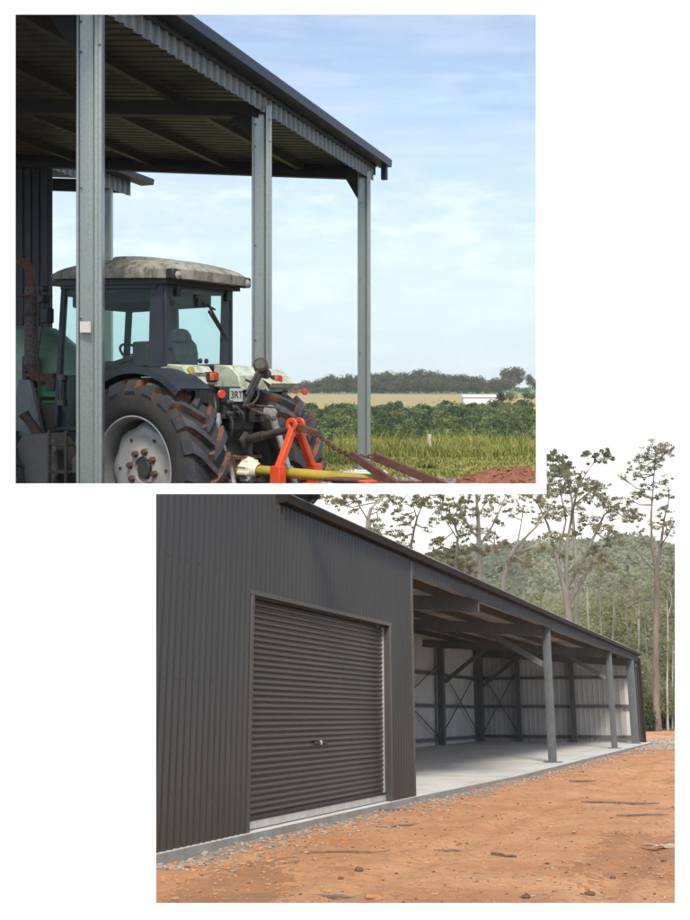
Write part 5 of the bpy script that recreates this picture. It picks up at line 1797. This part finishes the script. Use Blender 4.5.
gum('gum_tree', 'tall slender brown gum at the right edge forking high above the red dirt', 60,
    [(657.5, 736, .36), (656.5, 690, .33), (655.5, 640, .30), (657, 600, .27), (656.5, 570, .26)],
    [[(656.5, 570, .2), (652, 545, .16), (651, 520, .11), (653, 490, .08), (655, 460, .05)], [(657, 572, .2), (661, 545, .15), (664, 520, .10), (669, 500, .06)], [(652, 548, .1), (645, 540, .07), (640, 532, .04)], [(656, 572, .07), (644, 560, .05), (633, 546, .025)], [(661, 545, .08), (668, 535, .05), (675, 520, .03)]],
    [(656, 446, 11, 5), (667, 450, 8, 6), (645, 457, 8, 4), (655, 460, 8, 5), (638, 464, 8, 4), (632, 470, 5, 3), (650, 470, 7, 3), (622, 477, 4, 2.5), (638, 476, 6, 3), (648, 484, 7, 3), (638, 492, 6, 4), (630, 500, 5, 4), (644, 496, 7, 3), (668, 480, 5, 5), (666, 494, 6, 4), (657, 498, 6, 3),
     (664, 510, 7, 4), (652, 525, 5, 3), (668, 530, 6, 4), (640, 530, 5, 3), (671, 520, 5, 5), (660, 520, 5, 3), (645, 540, 4, 3)], 'bark_brown', 12, dens=0.8)
gum('gum_tree', 'white trunked gum standing straight behind the middle of the roof', 52,
    [(480, 600, .27), (480, 565, .25), (479, 540, .22), (478, 515, .16), (476, 490, .10)],
    [[(480, 545, .13), (490, 530, .10), (499, 512, .07), (508, 490, .04)], [(479, 540, .12), (470, 528, .09), (462, 512, .05)], [(478, 518, .08), (484, 505, .06), (490, 492, .04)], [(480, 558, .08), (492, 548, .05), (505, 545, .03)]],
    [(480, 496, 13, 4), (493, 500, 8, 4), (464, 505, 9, 5), (472, 514, 8, 3), (490, 512, 7, 4), (500, 520, 8, 3), (468, 530, 7, 3), (494, 536, 8, 4), (483, 528, 6, 3), (488, 550, 7, 4), (505, 543, 7, 3), (470, 548, 7, 4), (462, 522, 7, 4)], 'bark_pale', 13, dens=0.6)
gum('gum_tree', 'leaning pale gum with long curving limbs beside the white trunked one', 54,
    [(502, 610, .2), (504, 580, .19), (509, 560, .17), (515, 548, .15), (525, 538, .13)],
    [[(525, 538, .11), (537, 526, .09), (547, 512, .06), (555, 498, .04)], [(512, 553, .09), (530, 548, .07), (545, 541, .05), (556, 528, .03)], [(517, 546, .08), (521, 525, .06), (524, 505, .04)], [(537, 526, .06), (541, 510, .04), (540, 497, .03)]],
    [(516, 498, 11, 5), (530, 496, 10, 4), (545, 500, 8, 5), (522, 508, 9, 3), (510, 512, 6, 4), (552, 515, 7, 4), (540, 520, 6, 3), (526, 552, 10, 4), (545, 549, 9, 4), (514, 560, 7, 4), (534, 562, 8, 4), (556, 538, 6, 3)], 'bark_pale', 14, dens=0.6)
gum('gum_tree', 'pale gum showing only its upper limbs over the left of the roof', 50,
    [(367, 560, .22), (367, 535, .20), (368, 520, .18), (371, 508, .14)],
    [[(371, 508, .10), (380, 500, .07), (390, 490, .05)], [(368, 520, .09), (360, 507, .06), (354, 495, .04)], [(369, 515, .08), (377, 512, .06), (386, 503, .04)]],
    [(350, 498, 9, 4), (362, 496, 7, 4), (378, 497, 10, 4), (340, 505, 8, 4), (343, 497, 8, 3), (330, 500, 8, 4), (384, 508, 7, 4), (356, 510, 5, 3), (378, 520, 8, 4), (372, 530, 8, 4), (390, 498, 8, 4), (322, 497, 7, 3), (385, 528, 7, 5)], 'bark_pale', 15, dens=0.55)
gum('gum_tree', 'forked thin gum behind the roof left of the white trunked one', 51,
    [(408, 580, .14), (411, 545, .13), (414, 530, .11), (417, 518, .09)],
    [[(417, 518, .07), (421, 508, .05), (430, 495, .03)], [(417, 518, .06), (413, 505, .04), (408, 494, .03)]],
    [(400, 514, 9, 4), (412, 500, 8, 5), (404, 522, 9, 4), (422, 503, 8, 4), (400, 534, 8, 4), (408, 543, 7, 4), (430, 498, 9, 4), (398, 545, 8, 5), (428, 528, 4, 3), (396, 503, 8, 4)], 'bark_grey', 16, dens=0.6)
gum('gum_tree', 'gum with flat dark leaf layers between the forked thin one and the white trunk', 49,
    [(455, 600, .15), (456, 560, .14), (458, 535, .11), (452, 518, .08)],
    [[(458, 540, .07), (448, 524, .05), (440, 512, .03)], [(456, 555, .06), (446, 548, .04), (438, 545, .03)]],
    [(438, 506, 10, 4), (450, 511, 12, 5), (442, 517, 9, 4), (458, 520, 7, 4), (462, 498, 8, 4), (438, 548, 9, 5), (447, 556, 10, 6), (460, 548, 8, 5), (436, 538, 6, 3), (466, 566, 9, 6), (453, 566, 9, 5), (464, 535, 6, 4), (444, 496, 8, 3)], 'bark_grey', 17, leaf='bush_leaf', dens=0.75)
gum('gum_tree', 'distant gum whose airy top shows above the dark dome of leaves', 75,
    [(577, 640, .3), (576, 560, .24), (572, 500, .16), (566, 470, .10)],
    [[(572, 500, .1), (585, 475, .07), (597, 458, .04)], [(566, 470, .07), (556, 460, .05), (550, 452, .03)], [(572, 490, .07), (568, 468, .05)]],
    [(552, 455, 6, 4), (560, 461, 8, 4), (570, 467, 7, 3), (552, 466, 6, 4), (562, 472, 7, 3), (590, 453, 8, 2.5), (600, 452, 7, 2.5), (608, 458, 5, 2), (596, 462, 7, 1.5), (548, 474, 5, 4)], 'bark_grey', 18, dens=0.6, lsz=0.18)
gum('gum_sapling', 'thin bare pole of a sapling just right of the brown gum', 61, [(668, 733, .11), (667, 690, .10), (668, 640, .08), (667, 600, .05)], [[(667, 620, .04), (672, 600, .03)]],
    [(669, 600, 8, 5), (672, 615, 7, 6), (668, 580, 7, 7), (673, 560, 6, 8), (671, 640, 6, 5)], 'bark_pale', 19, leaf='bush_leaf', dens=0.8)
gum('gum_sapling', 'second pale sapling pole farthest right by the dirt bank', 63, [(672.5, 732, .10), (672.5, 690, .09), (673, 640, .06)], [], [(675, 650, 6, 8), (673, 628, 6, 6)], 'bark_pale', 20, leaf='bush_leaf', dens=0.8)

# understorey: bushy trees in layers
ups = []
for k in range(6):
    rng = random.Random(700 + k)
    root = thing('bushy_tree', 'olive green bushy tree in the forest behind the shed', 'tree', W2, (0, 0, 0), 'bushy trees in the forest behind the shed')
    m = MB()
    leaf_ball(m, rng, (0, 0, 2.6), (1.9, 1.8, 1.9), 5200, 0.15, 0.5, 16)
    m.part('crown', ('bush_leaf', 'bush_leaf_pale')[k % 2], root, smooth=False)
    m = MB(); m.tube([(0, 0, -0.3), (0.1, 0, 1.2), (-0.05, 0.05, 2.4)], [0.14, 0.11, 0.06], 6)
    for q in range(4):
        a = rng.random() * 6.28
        m.tube([(0.02, 0, 1.2 + q * .25), (math.cos(a) * 0.9, math.sin(a) * 0.9, 2.6 + q * 0.3)], [0.05, 0.02], 5)
    m.part('trunk', 'bark_grey', root)
    ups.append(root)
used = set()
rng = random.Random(701)
tops = [(400, 578), (440, 572), (480, 586), (520, 588), (560, 590), (590, 584), (620, 577), (650, 572), (680, 566)]
lay = ((112, 0, 13, 1.5), (98, 14, 13, 1.35), (86, 34, 13, 1.25), (76, 58, 13, 1.1), (69, 82, 12, 1.0), (65, 104, 9, 0.85))
for li, (d, off, n, sx) in enumerate(lay):
    for k in range(n):
        px = (425 if li < 3 else 560 if li < 5 else 600) + ((690 - (425 if li < 3 else 560 if li < 5 else 600)) * (k + rng.uniform(0.1, 0.9)) / n)
        yt = lerp_table(tops, px) + off + rng.uniform(-9, 9)
        dd = d + rng.uniform(-4, 4)
        top = P2(px, yt, dd)
        z0 = g2(top.x, dd) + max(0, dd - 64) * 0.07
        hgt = top.z - z0
        if hgt < 1.0: continue
        s = hgt / 4.4
        wid = min(s, 1.5 * sx) * rng.uniform(0.9, 1.25)
        # tall ones become trees on longer stems
        p = rng.choice(ups)
        sc3 = (wid, wid, s)
        loc = V((top.x, dd, z0))
        if p.name not in used:
            used.add(p.name); p.matrix_world = W2 @ Matrix.Translation(loc) @ Matrix.Rotation(rng.random() * 6.28, 4, 'Z') @ Matrix.Diagonal((*sc3, 1))
        else:
            dup(p, W2, loc, rng.random() * 6.28, sc3)
for k, (px, yb, yt, d) in enumerate(((603, 668, 560, 66), (612, 690, 575, 70), (628, 700, 585, 67), (640, 715, 570, 72), (648, 720, 600, 68), (590, 650, 566, 72), (540, 640, 575, 74), (522, 630, 560, 80), (667, 725, 590, 70))):
    gum('gum_sapling', ['slim pale stem rising through the bushy forest above the end bays', 'slim grey stem in the forest just beyond the shed end', 'slim stem in the forest between shed end and brown gum', 'slim leaning stem in the forest left of the brown gum', 'short slim stem low in the forest left of the brown gum', 'slim stem in the forest right of the big spreading gum', 'slim stem in the forest left of the big spreading gum', 'far slim stem behind the leaning pale gum', 'slim stem behind the two saplings at the right edge'][k], d,
        [(px, yb, .10), (px + rng.uniform(-3, 3), (yb + yt) / 2, .085), (px + rng.uniform(-5, 5), yt, .04)], [[(px, (yb + yt) / 2, .05), (px + rng.choice((-7, 8)), yt + 18, .02)]],
        [(px, yt, 9, 5), (px + 5, yt + 12, 8, 4), (px - 6, yt + 20, 8, 4)], 'bark_pale' if k % 2 else 'bark_grey', 800 + k, leaf='bush_leaf_pale', dens=0.6)
# dark shrubs along the edge of the dirt
sp_ = None
rng = random.Random(702)
for k, (px, top, d) in enumerate(((641, 706, 60), (647, 698, 62), (653, 703, 62.5), (650, 712, 60), (644, 690, 64), (663, 700, 64), (671, 704, 65), (638, 700, 63), (660, 685, 66), (674, 690, 66))):
    t = P2(px, top, d); z0 = g2(t.x, d) - 0.05
    s = (t.z - z0)
    if sp_ is None:
        sp_ = thing('edge_shrub', 'dark green shrub at the edge of the red dirt beyond the shed', 'shrub', W2, (0, 0, 0), 'shrubs along the edge of the dirt')
        m = MB(); leaf_ball(m, rng, (0, 0, 0.5), (0.6, 0.6, 0.52), 800, 0.13, 0.5, 8); m.part('foliage', 'shrub_leaf', sp_, smooth=False)
        m = MB(); m.tube([(0, 0, -0.1), (0.03, 0, 0.5)], [0.04, 0.02], 5); m.part('stem', 'bark_brown', sp_)
        sp_.matrix_world = W2 @ Matrix.Translation((t.x, d, z0)) @ Matrix.Diagonal((s * 0.9, s * 0.9, s, 1))
    else:
        dup(sp_, W2, V((t.x, d, z0)), rng.random() * 6.28, (s * 0.9, s * 0.9, s))

# ---------------------------------------------------------------- gravel, stones, sticks and litter on the dirt
rng = random.Random(31)
m = MB()


def on_front(s, w):
    p = fp(s, w, 0); return V((p.x, p.y, g2(p.x, p.y)))


for _ in range(1700):
    s = S0 + (SEND + 1 - S0) * rng.random() ** 1.6
    w = -0.1 - (0.22 if s > 8 else 0) * min(1, max(0, (s - 6.7) / 5.3)) - abs(rng.gauss(0, 0.26 + 0.25 * max(0, noise.noise(V((s * 0.6, 0, 0))) + .1)))
    m.cur = rng.choice((0, 0, 0, 1, 1, 2))
    stone(m, on_front(s, w), rng.uniform(0.008, 0.026) * (1 + s * 0.02), rng)
for _ in range(1500):
    s = rng.uniform(SEND - 6, SEND + 8); w = -rng.uniform(-0.5 if s > SEND + .5 else 0.3, 2.2)
    if s > SEND + 0.4: w = rng.gauss(-0.6, 1.0)
    if s < SEND + 0.6 and w > -0.35: continue
    m.cur = 0
    stone(m, on_front(s, w), rng.uniform(0.03, 0.07), rng)
mat('stone_tan', (0.30, 0.24, 0.185), 0.9, 0, (0.38, 0.32, 0.26), 5)
m.solo('gravel', ['stone_tan', 'stone_orange', 'stone_grey'], W2, on_front(6, -0.3), None, None, kind='stuff', angle=50)


def ground_px(px, py):
    p = floor2(px, py, -1.11)
    for _ in range(4):
        p = floor2(px, py, g2(p.x, p.y))
    return p


# loose earth crumbs, too many to count
m = MB()
for _ in range(3800):
    px, py = rng.uniform(150, 690), 742 + 165 * rng.random() ** 1.0
    p = ground_px(px, py)
    if (p - FA).dot(FN) < 0.12: continue
    m.cur = rng.choice((0, 1, 1, 1, 1, 1, 1, 1, 2))
    stone(m, p, rng.uniform(0.003, 0.010) * (0.6 + p.y / 12), rng)
m.solo('earth_crumbs', ['stone_orange', 'red_dirt', 'stone_dark'], W2, (1, 10, -1.1), None, None, kind='stuff', angle=50)


def stick(px, py, L_, rz, r, label, group=None, seed=0, fork=False):
    rg = random.Random(seed)
    p = ground_px(px, py)
    m = MB()
    d = V((math.cos(rz), math.sin(rz), 0))
    pts = [p + d * (L_ * (k / 5 - 0.5)) + V((0, 0, r * 0.8 + 0.01 * rg.random())) + V((-d.y, d.x, 0)) * rg.uniform(-.04, .04) * L_ for k in range(6)]
    m.tube(pts, [r * q for q in (0.8, 1, 1, .9, .8, .5)], 6)
    if fork:
        m.tube([pts[3], pts[3] + d * L_ * 0.2 + V((-d.y, d.x, 0.02)) * L_ * 0.15], [r * 0.7, r * 0.4], 5)
    return m.solo('stick', 'twig', W2, p, label, 'stick', group)


stick(345, 853, 0.75, 0.08, 0.009, 'long straight dark stick lying on the dirt in front of the roller door', seed=1)
stick(403, 826.5, 0.75, 0.75, 0.008, 'thin dark stick lying aslant on the dirt just off the corner post', seed=2)
stick(620, 804, 1.0, -0.35, 0.015, 'thick dark branch piece on the dirt out from the end bays', seed=3, fork=True)
stick(642, 816, 0.6, 0.05, 0.012, 'dark branch piece just below the thickest branch on the dirt', seed=4)
stick(504, 857, 0.30, -0.9, 0.012, 'short dark forked stick in the middle of the dirt', seed=5, fork=True)
stick(584, 782, 0.5, 0.1, 0.018, 'small heap shaped snag of wood on the dirt before the first post', seed=6, fork=True)
stick(385, 811, 0.6, 0.35, 0.018, 'dark snapped branch at the slab edge under the corner post', seed=7, fork=True)
stick(334, 899, 0.28, -0.3, 0.013, 'short dark stick at the bottom of the dirt below the roller door', seed=8)
stick(448, 852, 0.25, 0.1, 0.011, 'tiny dark stick left of the forked one on the dirt', seed=9)
# scattered pale leaves and bark
def leaf_piece(px, py, sz, label, group=None, seed=0, mt='dead_leaf', name='dead_leaf', cat='leaf'):
    rg = random.Random(seed)
    p = ground_px(px, py)
    m = MB()
    a = rg.random() * 6.28
    u, w = V((math.cos(a), math.sin(a), 0)), V((-math.sin(a), math.cos(a), 0))
    q = [(-1, 0, .25), (-.5, .22, .12), (0, .3, .05), (.5, .2, .15), (1, 0, .4), (.5, -.2, .1), (0, -.3, .02), (-.5, -.22, .1)]
    m.prism([p + u * (x * sz / 2) + w * (y * sz / 2) + V((0, 0, 0.006 + z * sz * 0.3)) for x, y, z in q], V((0, 0, 0.004)))
    return m.solo(name, mt, W2, p, label, cat, group, angle=60)


mm = MB(); p0 = ground_px(663, 849); rg = random.Random(4)
for a, L_ in ((0.1, .17), (1.2, .12), (2.6, .2), (3.6, .12), (5.2, .12)):
    u, w = V((math.cos(a), math.sin(a), 0)), V((-math.sin(a), math.cos(a), 0))
    mm.prism([p0 + V((0, 0, .02)), p0 + u * L_ * .5 + w * .045 + V((0, 0, .035)), p0 + u * L_ + V((0, 0, .02)), p0 + u * L_ * .55 - w * .04 + V((0, 0, .015))], V((0, 0, 0.006)))
mm.solo('dead_leaf', 'dead_leaf', W2, p0, 'large pale star shaped dead leaf on the dirt near the right edge', 'leaf')
rng = random.Random(55)
for k in range(44):
    px, py = rng.uniform(170, 670), 770 + 132 * rng.random()
    p = ground_px(px, py)
    if (p - FA).dot(FN) < 0.3: continue
    leaf_piece(px, py, rng.uniform(0.03, 0.075) * (0.7 + p.y / 25), 'small pale dead leaf scattered on the red dirt', 'small leaves scattered on the dirt', seed=k + 100)
for k in range(22):
    px, py = rng.uniform(165, 672), 765 + 137 * rng.random()
    p = ground_px(px, py)
    if (p - FA).dot(FN) < 0.3: continue
    m = MB(); stone(m, p, rng.uniform(0.009, 0.02) * (0.7 + p.y / 20), rng)
    m.solo('stone', rng.choice(('stone_dark', 'stone_grey', 'stone_orange')), W2, p, 'small loose stone scattered on the red dirt', 'stone', 'small stones scattered on the dirt', angle=50)
m = MB(); rg = random.Random(8); p = ground_px(373, 899); stone(m, p, 0.055, rg); m.solo('stone', 'stone_orange', W2, p, 'largest orange stone at the bottom of the dirt', 'stone')
m = MB(); p = ground_px(359, 871); stone(m, p, 0.035, rg); m.solo('stone', 'stone_dark', W2, p, 'dark stone beside a pale flake left of the middle of the dirt', 'stone')
m = MB(); p = ground_px(590, 895); stone(m, p, 0.035, rg); m.solo('stone', 'stone_dark', W2, p, 'dark red stone near the bottom right of the dirt', 'stone')
m = MB(); p = ground_px(526, 898); stone(m, p, 0.03, rg); m.solo('stone', 'stone_dark', W2, p, 'dark stone at the very bottom of the dirt, right of centre', 'stone')

# ---------------------------------------------------------------- the air between
hm = bpy.data.materials.new('haze_air')
hm.use_nodes = True
ht = hm.node_tree; ht.nodes.clear()
ho = ht.nodes.new('ShaderNodeOutputMaterial'); hv = ht.nodes.new('ShaderNodeVolumePrincipled')
hv.inputs['Color'].default_value = (0.95, 0.96, 0.97, 1)
hv.inputs['Density'].default_value = 0.00045
hv.inputs['Anisotropy'].default_value = 0.2
ht.links.new(hv.outputs[0], ho.inputs['Volume'])
MATS['haze_air'] = hm
m = MB(); m.box((-290, -4, -170), (220, 550, 32))
m.solo('haze', 'haze_air', W1, (0, 0, 0), None, None, kind='stuff', smooth=False)
